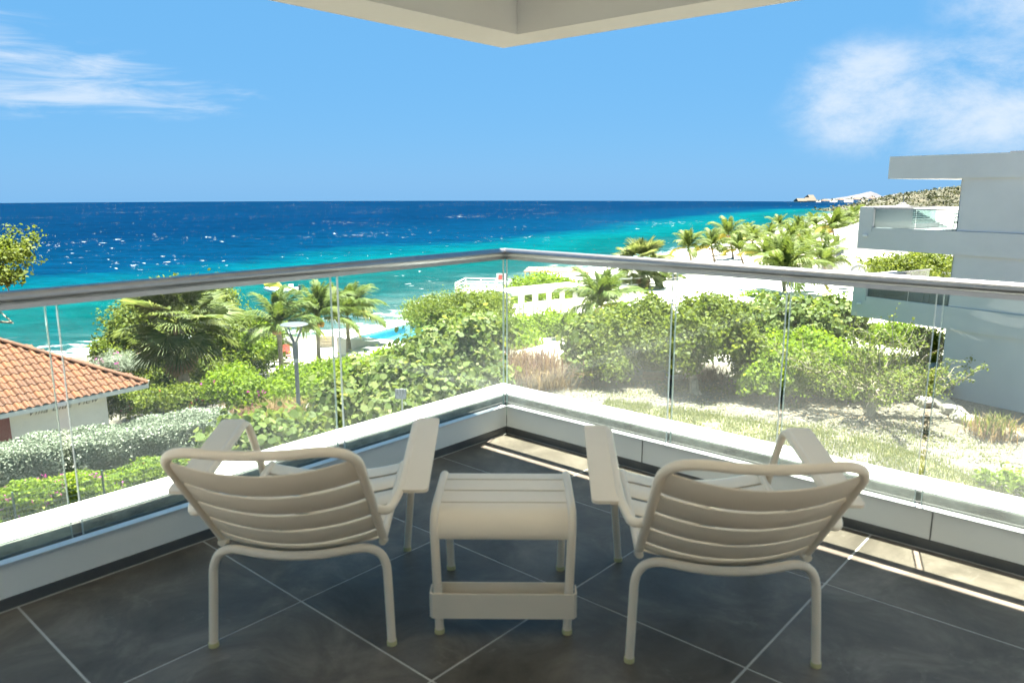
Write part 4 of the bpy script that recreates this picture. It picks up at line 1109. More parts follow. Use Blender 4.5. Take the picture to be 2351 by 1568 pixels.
for i, (x, y, wpx, lab) in enumerate(((1895, 462, 14, 'long white villa on the far headland right of the hotel'), (1930, 460, 9, 'small white villa on the far headland below the pale ridge'), (1968, 459, 12, 'white villa on the far headland under the mountain peak'), (2002, 457, 10, 'white villa on the far headland right of the mountain peak'), (2040, 456, 9, 'white villa on the far headland beside the scrub hill'))):
    a = atY(x, y + 3, 1010); s_ = pxm(1010) * wpx
    o = empty('villa', Vector((a.x, 1010, a.z - 4)), 0, lab, 'house')
    MB().box((0, 0, 3), (s_, 8, 6)).build('wall', pale_m, o)
    MB().add([(-s_ / 2 - .5, -4.5, 6.01), (s_ / 2 + .5, -4.5, 6.01), (s_ / 2 + .5, 4.5, 6.01), (-s_ / 2 - .5, 4.5, 6.01), (-s_ / 4, 0, 8.2), (s_ / 4, 0, 8.2)], [(0, 1, 5, 4), (1, 2, 5), (2, 3, 4, 5), (3, 0, 4), (3, 2, 1, 0)]).build('roof', mat('far_tile_roof', (.12, .075, .055), .9, .05), o)

# ------------------------------------------------------------------ vegetation
def unit(v): return v / np.maximum(np.linalg.norm(v, axis=-1, keepdims=True), 1e-9)
SHAPES = {'diamond': np.array([(0, 0), (.22, .5), (0, 1), (-.22, .5)]),
          'oval': np.array([(0, 0), (.26, .25), (.3, .6), (0, 1), (-.3, .6), (-.26, .25)]),
          'round': np.array([(.10, 0), (.42, .18), (.5, .55), (.28, .93), (-.28, .93), (-.5, .55), (-.42, .18), (-.10, 0)]),
          'needle': np.array([(-.05, 0), (.05, 0), (.06, .6), (0, 1)])}
def leaves(C, NRM, rs, size, shape, tint, flat=.75, name='foliage', m=None, parent=None, off=None):
    """one small face per leaf at points C, facing roughly NRM"""
    n = len(C); sh = SHAPES[shape]; k = len(sh)
    nr = unit(NRM + flat * rs.normal(size=(n, 3)))
    t = unit(np.cross(nr, rs.normal(size=(n, 3)))); b = np.cross(nr, t)
    sz = size * (.5 + .95 * rs.rand(n) ** 1.3)
    V = C[:, None, :] + (t[:, None, :] * sh[None, :, 0, None] + b[:, None, :] * (sh[None, :, 1, None] - .5)) * sz[:, None, None]
    V = V + nr[:, None, :] * (np.abs(sh[:, 0])[None, :, None] * sz[:, None, None] * .35)
    F = np.arange(n * k).reshape(n, k)
    V = V.reshape(-1, 3)
    if off is not None: V = V - np.array(off)[None, :]
    me = npmesh(name, V, F, {'tint': np.repeat(tint, k)})
    return link(name, me, m, parent)
def cloud(rs, lobes, ncl, per, rc, zmin=-.35, inner=.35, wob=.16):
    lo = np.array(lobes, float); r3 = lo[:, 3:6]
    wgt = (r3[:, 0] * r3[:, 1] + r3[:, 1] * r3[:, 2] + r3[:, 0] * r3[:, 2]); pick = rs.choice(len(lo), ncl, p=wgt / wgt.sum())
    d = unit(rs.normal(size=(ncl, 3))); d[:, 2] = np.where(d[:, 2] < zmin, -d[:, 2] * .5, d[:, 2]); d = unit(d)
    ph = rs.rand(4) * 6
    wb = 1 + wob * (np.sin(d[:, 0] * 5 + ph[0] + pick) * np.cos(d[:, 1] * 4.3 + ph[1]) + .6 * np.sin(d[:, 2] * 7 + d[:, 0] * 6 + ph[2]))
    rad = (1 - inner * rs.rand(ncl) ** 1.6) * wb
    cen = lo[pick, :3] + d * r3[pick] * rad[:, None]
    keep = np.ones(ncl, bool)
    for i in range(len(lo)):                                   # no leaves deep inside a neighbouring lobe
        q = (cen - lo[i, :3]) / r3[i]; keep &= ~((np.linalg.norm(q, axis=1) < .62) & (pick != i))
    cen, d = cen[keep], d[keep]; c = len(cen)
    ct = rs.rand(c)
    C = np.repeat(cen, per, 0) + rs.normal(size=(c * per, 3)) * rc
    Nn = np.repeat(unit(d + np.array([0, 0, .35])), per, 0)
    tint = np.clip(np.repeat(ct, per) * .55 + rs.rand(c * per) * .45, 0, 1)
    return C, Nn, tint, cen
def core(lobes, name, m, parent, off, f=.70, seed=0):
    """the dense leafy inside of a shrub"""
    rs = np.random.RandomState(seed); bm = bmesh.new()
    for (x, y, z, a, b, c) in lobes:
        r = bmesh.ops.create_icosphere(bm, subdivisions=3, radius=1)
        for v in r['verts']:
            k = f * (1 + .10 * rs.normal())
            v.co = Vector((x + v.co.x * a * k - off[0], y + v.co.y * b * k - off[1], z + v.co.z * c * k - off[2]))
    me = bpy.data.meshes.new(name); bm.to_mesh(me); bm.free()
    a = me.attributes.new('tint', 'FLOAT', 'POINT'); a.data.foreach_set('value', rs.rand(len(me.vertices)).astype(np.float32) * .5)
    return link(name, me, m, parent)
bark = mat('grey_brown_bark', (.34, .28, .21), .9, .35, 6, .6, 14, stretch=(1, 1, .3))
pale_bark = mat('pale_bark', (.34, .29, .22), .9, .3, 8, .5, 14, stretch=(1, 1, .3))
def limb(mb, p, q, r0, r1, rs, n=5, wob=.12):
    p, q = Vector(p), Vector(q); L = (q - p).length
    pts = [p.lerp(q, i / n) + Vector(rs.normal(size=3)) * wob * L * math.sin(math.pi * i / n) * .5 for i in range(n + 1)]
    mb.tube(pts, [r0 + (r1 - r0) * i / n for i in range(n + 1)], 7); return pts
def plant(name, lobes, label, cat, m, seed, ncl, per, rc, size, shape, group=None, corf=.72, stems=4, stem_m=None, trunk=None, flowers=None, zmin=-.35, inner=.35, wob=.16, flat=.75, part='foliage'):
    wob = wob * 1.35
    rs = np.random.RandomState(seed); lo = np.array(lobes, float)
    if trunk: bx, by = trunk[0], trunk[1]
    else: bx, by = lo[:, 0].mean(), lo[:, 1].mean()
    b = Vector((bx, by, g1(bx, by))); o = empty(name, b, 0, label, cat, group)
    C, Nn, tint, cen = cloud(rs, lobes, ncl, per, rc, zmin, inner, wob)
    gnd = gz(C[:, 0], C[:, 1]) + .03; ok = C[:, 2] > gnd
    leaves(C[ok], Nn[ok], rs, size, shape, tint[ok], flat, part, m, o, b)
    if corf: core(lobes, 'inner_foliage', m, o, b, corf, seed)
    mb = MB(); sm = stem_m or bark
    if trunk:
        tx_, ty_, th_, tr_, lx, ly = trunk
        top = Vector((lx, ly, th_))
        limb(mb, (0, 0, -.1), top, tr_, tr_ * .7, rs, 6, .10)
        mb.build('trunk', sm, o, True)
        for k in range(stems):
            L = lo[k % len(lo)]; e = Vector((L[0], L[1], L[2])) - b + Vector(rs.normal(size=3)) * L[3] * .3
            limb(MB(), (0, 0, 0), (0, 0, 1), 1, 1, rs) if False else None
            q = MB(); limb(q, top, e, tr_ * .55, tr_ * .15, rs, 6, .25); q.build('limb', sm, o, True)
    else:
        for k in range(stems):
            L = lo[k % len(lo)]; gx_, gy_ = L[0] + rs.normal() * L[3] * .25, L[1] + rs.normal() * L[4] * .25
            q = MB(); limb(q, Vector((gx_, gy_, g1(gx_, gy_) - .05)) - b, Vector((L[0], L[1], L[2])) - b + Vector(rs.normal(size=3)) * L[3] * .2, .035, .015, rs, 4, .2); q.build('stem', sm, o, True)
    if flowers:
        nf, fm, fs_, fper = flowers
        sel = cen[rs.choice(len(cen), nf)]; sel = sel[sel[:, 2] > gz(sel[:, 0], sel[:, 1]) + .15]
        out = unit(sel - lo[:, :3].mean(0)); FC = np.repeat(sel + out * size * .7, fper, 0) + rs.normal(size=(len(sel) * fper, 3)) * fs_ * .7
        leaves(FC, np.repeat(out, fper, 0), rs, fs_, 'oval', rs.rand(len(FC)), .6, 'blossom', fm, o, b)
    return o
def lb_(dx, dy, rx, ry, Y, dep=None):        # a lobe whose outline on the sketch is centred at (dx,dy)
    c = atY(dx, dy, Y); s = pxm(Y, dy)
    return (c.x, c.y, c.z, rx * s, dep if dep else (rx + ry) / 2 * s, ry * s)

L_bright = leafmat('bright_shrub_leaf', (.060, .098, .010), (.105, .160, .014), (.165, .225, .022), .36)
L_grape = leafmat('sea_grape_leaf', (.036, .058, .015), (.082, .118, .028), (.175, .19, .065), .30, .35, .5)
L_dark = leafmat('dense_green_leaf', (.034, .052, .010), (.078, .108, .017), (.15, .175, .032), .34)
L_acacia = leafmat('acacia_leaf', (.055, .085, .018), (.095, .125, .028), (.15, .175, .05), .35)
L_silver = leafmat('silver_hedge_leaf', (.065, .08, .055), (.145, .17, .125), (.30, .32, .265), .18, .4, .5, (1, 1.05, .9))
L_palm = leafmat('coconut_frond_leaf', (.030, .052, .012), (.060, .092, .020), (.115, .145, .038), .26, .35, .5)
L_fan = leafmat('fan_palm_leaf', (.045, .066, .024), (.085, .112, .042), (.17, .19, .095), .30, .35, .5)
L_dead = leafmat('dead_frond', (.16, .11, .06), (.26, .18, .10), (.36, .27, .16), .2, .7, .2, (1.1, 1, .8))
L_straw = leafmat('straw_grass', (.10, .066, .03), (.17, .115, .055), (.24, .18, .10), .25, .7, .2, (1.1, 1, .8))
L_plum = leafmat('plum_grass', (.075, .04, .033), (.12, .07, .055), (.18, .125, .09), .25, .7, .2, (1.1, 1, .8))
L_grass = leafmat('lawn_grass', (.045, .062, .016), (.075, .095, .022), (.15, .15, .055), .3, .6, .2)
L_pink = leafmat('bougainvillea_bract', (.50, .04, .20), (.62, .06, .28), (.70, .14, .36), .35, .6, .2, (1.1, .9, 1.0))
L_scrub = leafmat('dry_scrub_leaf', (.022, .028, .012), (.038, .044, .02), (.065, .066, .034), .15)
L_red = leafmat('red_bract', (.55, .05, .08), (.65, .08, .12), (.72, .18, .2), .35, .6, .2, (1.1, .9, .9))

# --- coconut fronds: a few shared meshes
def frond_mesh(name, seed, L=1.0, droop=.55, nl=46, width=.30, twist=0.0):
    rs = np.random.RandomState(seed); V = []; F = []; T = []
    def rach(t):
        ang = droop * (t ** 1.7) * 1.55
        return t
    N_ = 24; pts = [np.zeros(3)]; ang = .12
    for i in range(N_):
        t = (i + .5) / N_; ang = .18 - droop * 1.9 * t ** 1.6
        pts.append(pts[-1] + np.array([math.cos(ang), 0, math.sin(ang)]) * L / N_)
    pts = np.array(pts)
    def at_t(t):
        f = t * N_; i = min(int(f), N_ - 1); return pts[i] + (pts[i + 1] - pts[i]) * (f - i), unit(pts[i + 1] - pts[i])
    def quad(a, b, c, d, tn):
        k = len(V); V.extend([a, b, c, d]); F.append((k, k + 1, k + 2, k + 3)); T.extend([tn] * 4)
    for i in range(N_):                                        # rachis
        w0, w1 = .014 * (1 - i / N_) + .002, .014 * (1 - (i + 1) / N_) + .002
        y = np.array([0, 1, 0]); z = np.array([0, 0, .6])
        quad(pts[i] - y * w0, pts[i] + z * w0, pts[i + 1] + z * w1, pts[i + 1] - y * w1, .95)
        quad(pts[i] + z * w0, pts[i] + y * w0, pts[i + 1] + y * w1, pts[i + 1] + z * w1, .95)
    for side in (-1, 1):
        for j in range(nl):
            t = .13 + .87 * (j + rs.rand() * .6) / nl; p, tg = at_t(min(t, .999))
            ll = width * (.35 + .65 * math.sin(math.pi * min(1, (t - .08) * .95) ** .8)) * (.85 + .3 * rs.rand()) * (1.0 if t < .85 else .75)
            dirv = unit(tg * (.55 + .5 * t) + np.array([0, side, 0]) * (1.0 - .35 * t) + np.array([0, 0, .10 - .25 * rs.rand()]))
            nrm = unit(np.cross(dirv, tg)); wv = unit(np.cross(dirv, nrm)) * .0105
            m_ = p + dirv * ll * .55 + np.array([0, 0, -.05 * ll]); e_ = p + dirv * ll * .9 + np.array([0, 0, -(.35 + .35 * rs.rand()) * ll])
            tn = np.clip(.15 + .6 * rs.rand() + .2 * t, 0, 1)
            quad(p - wv * .6, p + wv * .6, m_ + wv, m_ - wv, tn)
            quad(m_ - wv, m_ + wv, e_ + wv * .12, e_ - wv * .12, tn)
    return npmesh(name, np.array(V), np.array(F), {'tint': np.array(T)})
FR = [frond_mesh('frond_young', 1, 1, .30, 44, .25), frond_mesh('frond_mid', 2, 1, .50, 46, .28), frond_mesh('frond_mid_b', 3, 1, .62, 46, .29), frond_mesh('frond_old', 4, 1, .75, 44, .28)]
for f_ in FR: f_.materials.append(L_palm)
FRY = FR[3].copy(); FRY.materials.clear(); FRY.materials.append(leafmat('yellowing_frond', (.12, .11, .025), (.20, .18, .04), (.30, .26, .07), .3))
palm_bark = mat('palm_trunk_bark', (.30, .25, .20), .9, .25, 5, .9, 9, stretch=(.4, .4, 3))
nut_m = mat('coconut_husk', (.40, .22, .05), .6, .2, 4)
nut = bpy.data.meshes.new('coconut'); bm = bmesh.new(); bmesh.ops.create_icosphere(bm, subdivisions=2, radius=.12); bm.to_mesh(nut); bm.free(); nut.materials.append(nut_m)
for q in nut.polygons: q.use_smooth = True
def coco_palm(crown_px, Y, L, label, seed, base_px=None, nfr=22, wind=0.0, tr=.13, group='coconut palms along the beach', nuts=4, lean=None):
    rs = np.random.RandomState(seed); c = atY(crown_px[0], crown_px[1], Y)
    if base_px: bx = atY(base_px, 800, Y).x
    else: bx = c.x + rs.normal() * .3
    by = Y + rs.normal() * .3
    b = Vector((bx, by, g1(bx, by))); o = empty('coconut_palm', b, 0, label, 'palm', group)
    top = c - b; h = top.z; pts = []; rad = []
    for i in range(11):
        t = i / 10; s = t ** 1.6
        pts.append(Vector((top.x * s, top.y * s, -.15 + (h + .15) * t))); rad.append(tr * (1.35 - .55 * min(1, t * 2.2)) * (1 + .05 * (i % 2)))
    MB().tube(pts, rad, 10).build('trunk', palm_bark, o, True)
    for i in range(nfr):
        az_ = i * 2.39996 + rs.rand() * .5; k = i / nfr
        elev = R(86 - 84 * k ** 1.15 + rs.normal() * 7)
        az_ += wind * math.sin(0.15 - az_) * .55 if wind else 0
        me = FR[0] if k < .22 else (FR[1] if k < .5 else (FR[2] if k < .78 else FR[3]))
        if k > .93: me = FRY
        f = link('frond', me, None, o, top + Vector((0, 0, .05)))
        s = L * (.72 + .35 * min(1, k * 2.2)) * (.92 + .16 * rs.rand())
        M = Matrix.Rotation(az_, 4, 'Z') @ Matrix.Rotation(-elev, 4, 'Y') @ Matrix.Rotation(rs.normal() * .35, 4, 'X') @ Matrix.Scale(s, 4)
        f.matrix_basis = Matrix.Translation(top + Vector((0, 0, .05))) @ M
    for i in range(nuts):
        a = rs.rand() * 6.28; link('coconut', nut, None, o, top + Vector((.2 * math.cos(a), .2 * math.sin(a), -.14 - .12 * rs.rand())))
    return o
# --- fan palm leaf
def fan_mesh(name, seed, nseg=34, arc=250, dro=.35):
    rs = np.random.RandomState(seed); V = []; F = []; T = []
    def quad(a, b, c, d, tn):
        k = len(V); V.extend([a, b, c, d]); F.append((k, k + 1, k + 2, k + 3)); T.extend([tn] * 4)
    hub = np.array([.75, 0, .02])
    for w in ((-1, 0), (0, 1)):
        quad(np.array([0, .018 * w[0], .01 * w[0]]), np.array([0, .018 * w[1], .01]), hub + np.array([0, .012 * w[1], .01]), hub + np.array([0, .012 * w[0], 0]), .9)
    for j in range(nseg):
        a = R(-arc / 2 + arc * (j + .5) / nseg); L = .80 * (.62 + .38 * math.cos(a * .62)) * (.93 + .14 * rs.rand())
        d = np.array([math.cos(a), math.sin(a), 0]); s = np.array([-math.sin(a), math.cos(a), 0]); wd = math.tan(R(arc / nseg / 2)) * L * .5
        bow = .10 * abs(math.sin(a)); tn = .25 + .55 * rs.rand()
        r = lambda k, w, z: hub + d * L * k + s * w + np.array([0, 0, z + bow * k])
        quad(r(.02, 0, 0), r(.5, wd, -.012), r(.5, 0, .022), r(.25, 0, .010), tn); quad(r(.02, 0, 0), r(.25, 0, .010), r(.5, 0, .022), r(.5, -wd, -.012), tn)
        dz = -dro * L * (.3 + .6 * rs.rand())
        quad(r(.5, wd, -.012), r(.8, wd * .55, dz * .35), r(1, 0, dz), r(.5, 0, .022), tn); quad(r(.5, 0, .022), r(1, 0, dz), r(.8, -wd * .55, dz * .35), r(.5, -wd, -.012), tn)
    return npmesh(name, np.array(V), np.array(F), {'tint': np.array(T)})
FM = [fan_mesh('fan_a', 1, 34, 235, .25), fan_mesh('fan_b', 2, 32, 220, .38)]
for f_ in FM: f_.materials.append(L_fan)
FD = fan_mesh('fan_dead', 3, 26, 150, 1.1); FD.materials.append(L_dead)
def fan_palm(cpx, Y, S_, label, seed, n=34, dead=16, tr=.17, group=None):
    rs = np.random.RandomState(seed); c = atY(cpx[0], cpx[1], Y); b = Vector((c.x + .1, Y, g1(c.x, Y)))
    o = empty('fan_palm', b, 0, label, 'palm', group); top = c - b
    MB().tube([Vector((top.x * t, 0, -.15 + (top.z + .1) * t)) for t in np.linspace(0, 1, 9)], [tr * (1.2 - .3 * t) * (1 + .06 * (k % 2)) for k, t in enumerate(np.linspace(0, 1, 9))], 10).build('trunk', palm_bark, o, True)
    for i in range(n):
        k = i / n; az_ = i * 2.39996 + rs.rand() * .4; elev = R(87 - 148 * k ** 1.25 + rs.normal() * 8)
        f = link('fan_leaf', FM[i % 2], None, o); s = S_ * (.8 + .3 * min(1, k * 2)) * (.92 + .16 * rs.rand())
        f.matrix_basis = Matrix.Translation(top) @ Matrix.Rotation(az_, 4, 'Z') @ Matrix.Rotation(-elev, 4, 'Y') @ Matrix.Rotation(rs.normal() * .3, 4, 'X') @ Matrix.Scale(s, 4)
    for i in range(dead):
        az_ = i * 2.39996 + rs.rand(); f = link('dead_leaf', FD, None, o)
        f.matrix_basis = Matrix.Translation(top - Vector((0, 0, .15 + .5 * rs.rand()))) @ Matrix.Rotation(az_, 4, 'Z') @ Matrix.Rotation(R(68 + rs.rand() * 14), 4, 'Y') @ Matrix.Scale(S_ * (.55 + .25 * rs.rand()), 4)
    return o
def blades(name, C, h, w, rs, m, spread, parent=None, off=None, up=.0):
    """thin bent grass blades at points C"""
    n = len(C); a = rs.rand(n) * 6.283; d = np.stack([np.cos(a), np.sin(a), np.zeros(n)], -1); s = np.stack([-d[:, 1], d[:, 0], np.zeros(n)], -1)
    hh = h * (.55 + .6 * rs.rand(n)); sp = spread * (.3 + rs.rand(n))
    z = np.array([0, 0, 1.0])
    p1_ = C + z * (hh * .55)[:, None] + d * (sp * .35 * hh)[:, None]; p2_ = C + z * (hh * (1 - .35 * np.minimum(sp, 1.4)))[:, None] + d * (sp * hh)[:, None]
    ww = w * (.7 + .6 * rs.rand(n))
    V = np.stack([C - s * ww[:, None], C + s * ww[:, None], p1_ + s * ww[:, None] * .8, p1_ - s * ww[:, None] * .8, p2_ + s * ww[:, None] * .1, p2_ - s * ww[:, None] * .1], 1)
    F = (np.arange(n)[:, None, None] * 6 + np.array([[0, 1, 2, 3], [3, 2, 4, 5]])[None]).reshape(-1, 4)
    V = V.reshape(-1, 3)
    if off is not None: V = V - np.array(off)
    return link(name, npmesh(name, V, F, {'tint': np.repeat(rs.rand(n), 6)}), m, parent)
def grass_clump(px, label, seed, m, r, h, n, w=.012, spread=.7, Y=None, m2=None, group=None):
    rs = np.random.RandomState(seed); b = base(*px) if Y is None else Vector((atY(px[0], px[1], Y).x, Y, 0))
    b.z = g1(b.x, b.y); o = empty('ornamental_grass', b, 0, label, 'grass', group)
    def pts(k): 
        q = rs.normal(size=(k, 2)) * r * .45; X = b.x + q[:, 0]; Yq = b.y + q[:, 1]; return np.stack([X, Yq, gz(X, Yq)], -1)
    blades('blades', pts(n), h, w, rs, m, spread, o, b)
    if m2: blades('plumes', pts(n // 3) + np.array([0, 0, h * .35]), h * .8, w * 1.6, rs, m2, spread * .6, o, b)
    return o

# ---- silver clipped hedge and the low flowering hedge
def hedge(name, p0, p1, width, z1, seed, n, size, shape, m, label, flowers=None, wavy=.06, rnd=.25):
    rs = np.random.RandomState(seed); p0, p1 = np.array(p0, float), np.array(p1, float); d = p1 - p0; Ln = np.linalg.norm(d); d /= Ln; nn = np.array([-d[1], d[0]])
    c = (p0 + p1) / 2 + nn * width / 2; b = Vector((c[0], c[1], g1(*c))); o = empty(name, b, math.atan2(d[1], d[0]), label, 'hedge')
    hgt = z1 - b.z
    # parametrise the cross-section outline: front, rounded top, back
    per = 2 * hgt + width; u = rs.rand(n) * per; x = rs.rand(n) * Ln
    ends = rs.rand(n) < (width / (Ln + 2 * width)); 
    y = np.where(u < hgt, 0, np.where(u < hgt + width, u - hgt, width)); z = np.where(u < hgt, u, np.where(u < hgt + width, hgt, per - u))
    ny = np.where(u < hgt, -1., np.where(u < hgt + width, 0, 1.)); nz_ = np.where((u >= hgt) & (u < hgt + width), 1., 0.15)
    nx_ = np.zeros(n)
    y = np.where(ends, rs.rand(n) * width, y); z = np.where(ends, rs.rand(n) * hgt, z); x = np.where(ends, np.where(rs.rand(n) < .5, 0, Ln), x); nx_ = np.where(ends, np.where(x > 0, 1., -1.), 0); ny = np.where(ends, 0, ny); nz_ = np.where(ends, .15, nz_)
    # round the edges
    cy, cz = np.clip(y, rnd, width - rnd), np.minimum(z, hgt - rnd)
    q = np.stack([y - cy, z - cz], -1); ql = np.maximum(np.linalg.norm(q, axis=1), 1e-6); f = np.minimum(1, rnd / ql)
    y, z = cy + q[:, 0] * f, cz + q[:, 1] * f
    bump = wavy * (np.sin(x * 2.1 + seed) * np.cos(y * 3 + z * 2.3) + .7 * np.sin(x * 4.7 + z * 5)) + rs.normal(size=n) * .035 - .10 * rs.rand(n) ** 2
    y += ny * bump; z += nz_ * bump; x += nx_ * bump
    C = np.stack([x - Ln / 2, y - width / 2, z], -1); Nn = np.stack([nx_, ny, nz_ + .35], -1)
    cl = .5 + .5 * np.sin(x * 3.1 + y * 4) * np.sin(z * 6 + x * 1.7)
    leaves(C, unit(Nn), rs, size, shape, np.clip(.45 * cl + .55 * rs.rand(n), 0, 1), .8, 'foliage', m, o)
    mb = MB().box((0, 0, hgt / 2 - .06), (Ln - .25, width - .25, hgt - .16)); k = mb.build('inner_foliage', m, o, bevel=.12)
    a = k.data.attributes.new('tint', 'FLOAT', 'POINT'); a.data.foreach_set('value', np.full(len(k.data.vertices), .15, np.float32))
    for i in range(int(Ln / 2.5)):
        MB().tube([(-Ln / 2 + 1 + i * 2.5, 0, -.1), (-Ln / 2 + 1.1 + i * 2.5, .05, hgt * .6)], [.03, .015], 6).build('stem', bark, o)
    if flowers:
        nf, fm, fsz = flowers; sel = rs.choice(n, nf); FC = np.repeat(C[sel] + unit(Nn[sel]) * .03, 5, 0) + rs.normal(size=(nf * 5, 3)) * fsz * .6
        leaves(FC, np.repeat(unit(Nn[sel]), 5, 0), rs, fsz, 'oval', rs.rand(nf * 5), .6, 'blossom', fm, o)
    return o
hedge('silver_hedge', (-17.6, 14.2), (-7.95, 21.0), 1.55, -5.12, 11, 62000, .062, 'oval', L_silver, 'long clipped silver leaved hedge in front of the white villa')
hedge('flowering_hedge', (-15.2, 13.4), (-8.35, 18.6), 1.0, -5.62, 12, 26000, .085, 'oval', L_bright, 'low green hedge dotted with pink flowers below the silver hedge', (190, L_pink, .055), .10)

# ---- left side: tree at the frame edge, fan palm, trees and shrubs behind the villa
plant('shade_tree', [lb_(-40, 600, 85, 60, 30), lb_(20, 585, 50, 42, 30.5), lb_(10, 640, 48, 30, 29.5), lb_(-60, 650, 60, 40, 30)], 'leafy green tree at the left edge above the villa roof', 'tree', L_dark, 21, 900, 10, .13, .14, 'oval', trunk=(atY(-170, 700, 30).x, 30.5, 2.6, .14, .2, 0), stems=7, corf=.0, inner=.95, wob=.4, part='crown')
plant('broad_tree', [lb_(330, 770, 75, 70, 35.5), lb_(420, 715, 105, 62, 36), lb_(500, 705, 42, 60, 36.5), lb_(285, 800, 45, 45, 35), lb_(520, 770, 60, 60, 36)], 'broad dense tree right behind the big fan palm', 'tree', L_acacia, 22, 3000, 9, .20, .15, 'oval', trunk=(atY(400, 850, 36).x, 36, 1.6, .2, .2, .2), stems=6, corf=.55, inner=.45, wob=.22, part='crown')
plant('leafy_tree', [lb_(590, 775, 48, 45, 37), lb_(555, 800, 55, 50, 36), lb_(600, 815, 45, 35, 35.5)], 'round leafy tree between the fan palm and the coconut palms', 'tree', L_bright, 23, 1400, 9, .18, .15, 'oval', trunk=(atY(575, 860, 36.5).x, 36.5, 1.0, .13, 0, 0), stems=4, corf=.6, wob=.2, part='crown')
fan_palm((408, 742), 29.5, 1.42, 'large fan palm with a brown skirt beside the villa roof corner', 31, 38, 22, .19)
plant('silver_shrub', [lb_(265, 832, 45, 22, 31, 1.0), lb_(310, 835, 35, 20, 31, 1.0)], 'silvery grey shrub behind the ridge of the tiled roof', 'shrub', L_silver, 24, 700, 8, .10, .12, 'needle', corf=.6, flowers=(10, L_pink, .10, 8))
plant('green_shrub', [lb_(232, 812, 14, 26, 33, .5), lb_(258, 818, 16, 18, 33, .5)], 'small upright green shrub against the surf left of the silver shrub', 'shrub', L_dark, 25, 260, 8, .10, .13, 'oval', corf=.5)
plant('bougainvillea', [lb_(340, 925, 75, 24, 26, .9), lb_(430, 915, 70, 22, 26.3, .9), lb_(285, 930, 40, 25, 26, .8)], 'bougainvillea with red blossoms between the villa wall and the silver hedge', 'shrub', L_dark, 26, 1300, 9, .12, .11, 'oval', corf=.65, flowers=(36, L_red, .10, 7))
plant('bougainvillea', [lb_(510, 895, 40, 30, 26, .8), lb_(560, 905, 42, 38, 26, 1.0), lb_(540, 870, 40, 22, 27, .9)], 'bright green bougainvillea with pink blossoms at the end of the silver hedge', 'shrub', L_bright, 27, 1300, 9, .12, .11, 'oval', corf=.65, flowers=(22, L_pink, .10, 7))
plant('undergrowth_shrub', [lb_(470, 850, 60, 30, 32, 1.4), lb_(380, 880, 60, 28, 31, 1.2), lb_(560, 850, 50, 26, 33, 1.2), lb_(345, 840, 50, 34, 33, 1.3), lb_(290, 858, 40, 24, 32, 1.2)], 'dark low undergrowth around the foot of the fan palm', 'shrub', L_dark, 28, 1100, 8, .14, .14, 'oval', corf=.65)
grass_clump((598, 945), 'tan feathery grass clump right of the silver hedge', 41, L_straw, 1.5, 1.15, 900, .012, .8)
grass_clump((560, 975), 'small tan and plum grass clump at the hedge end', 42, L_plum, .9, .8, 450, .012, .9)
grass_clump((640, 965), 'straw coloured grass clump leaning over the path', 43, L_straw, 1.0, .9, 500, .012, .9)
coco_palm((640, 752), 33.5, 2.0, 'coconut palm standing behind the lamp post head', 51, 645, 22, 1.0)
coco_palm((730, 735), 37.5, 2.15, 'coconut palm with an orange crown base left of the glass joint', 52, 728, 22, 1.0, .12, nuts=6)
coco_palm((797, 728), 40.5, 2.25, 'coconut palm with right-blown fronds behind the glass joint', 53, 800, 20, 1.0)
coco_palm((600, 800), 41.0, 1.8, 'shorter coconut palm half hidden by the round leafy tree', 54, 600, 16, 1.0)
plant('bright_shrub', [lb_(690, 885, 70, 38, 29, 1.6), lb_(760, 870, 60, 34, 30, 1.6), lb_(650, 915, 45, 35, 27, 1.2), lb_(720, 905, 60, 35, 28, 1.4), lb_(800, 860, 45, 24, 32, 1.5)], 'bright green low spreading shrub right of the lamp post', 'shrub', L_bright, 61, 3400, 9, .12, .125, 'oval', corf=.72)
plant('bright_shrub', [lb_(845, 846, 42, 22, 34, 1.2), lb_(885, 830, 32, 20, 35, 1.0)], 'bright green strip of shrub at the sand edge before the pool wall', 'shrub', L_bright, 62, 900, 8, .13, .15, 'oval', corf=.7)
plant('sea_grape_bush', [lb_(560, 1010, 60, 42, 17.5, 1.0), lb_(640, 1012, 65, 46, 17.8, 1.1), lb_(710, 1020, 40, 36, 18, .9), lb_(520, 1045, 50, 40, 16.5, .9)], 'low sea grape bush just outside the ledge behind the left armchair', 'shrub', L_grape, 63, 760, 7, .14, .16, 'round', corf=.6, wob=.2, flat=.6)
plant('sea_grape_bush', [lb_(790, 938, 60, 58, 25.5, 1.4), lb_(878, 900, 70, 66, 27, 1.7), lb_(985, 848, 72, 80, 29, 1.9), lb_(1050, 850, 85, 90, 29, 2.0), lb_(1110, 900, 55, 65, 27.5, 1.6), lb_(980, 910, 90, 60, 26.5, 1.7), lb_(1090, 785, 70, 55, 31, 1.8), lb_(880, 950, 70, 40, 24.8, 1.3)], 'huge sea grape thicket with round leaves left of the balcony corner', 'shrub', L_grape, 64, 3600, 7, .19, .20, 'round', corf=.68, wob=.2, flat=.6, stems=8)
# acacia with a flat feathery crown
plant('acacia_tree', [lb_(1010, 720, 75, 30, 44, 2.4), lb_(1090, 705, 80, 34, 44.5, 2.6), lb_(1132, 726, 36, 28, 44, 2.0), lb_(1060, 745, 110, 30, 43.5, 2.4), lb_(975, 735, 38, 22, 43.5, 1.6)], 'feathery flat crowned acacia in front of the jetty', 'tree', L_acacia, 65, 4200, 10, .17, .17, 'diamond', trunk=(atY(1085, 800, 44).x, 44, 1.6, .2, .1, 0), stems=7, corf=.5, inner=.55, wob=.3, flat=1.0, stem_m=pale_bark, part='crown')
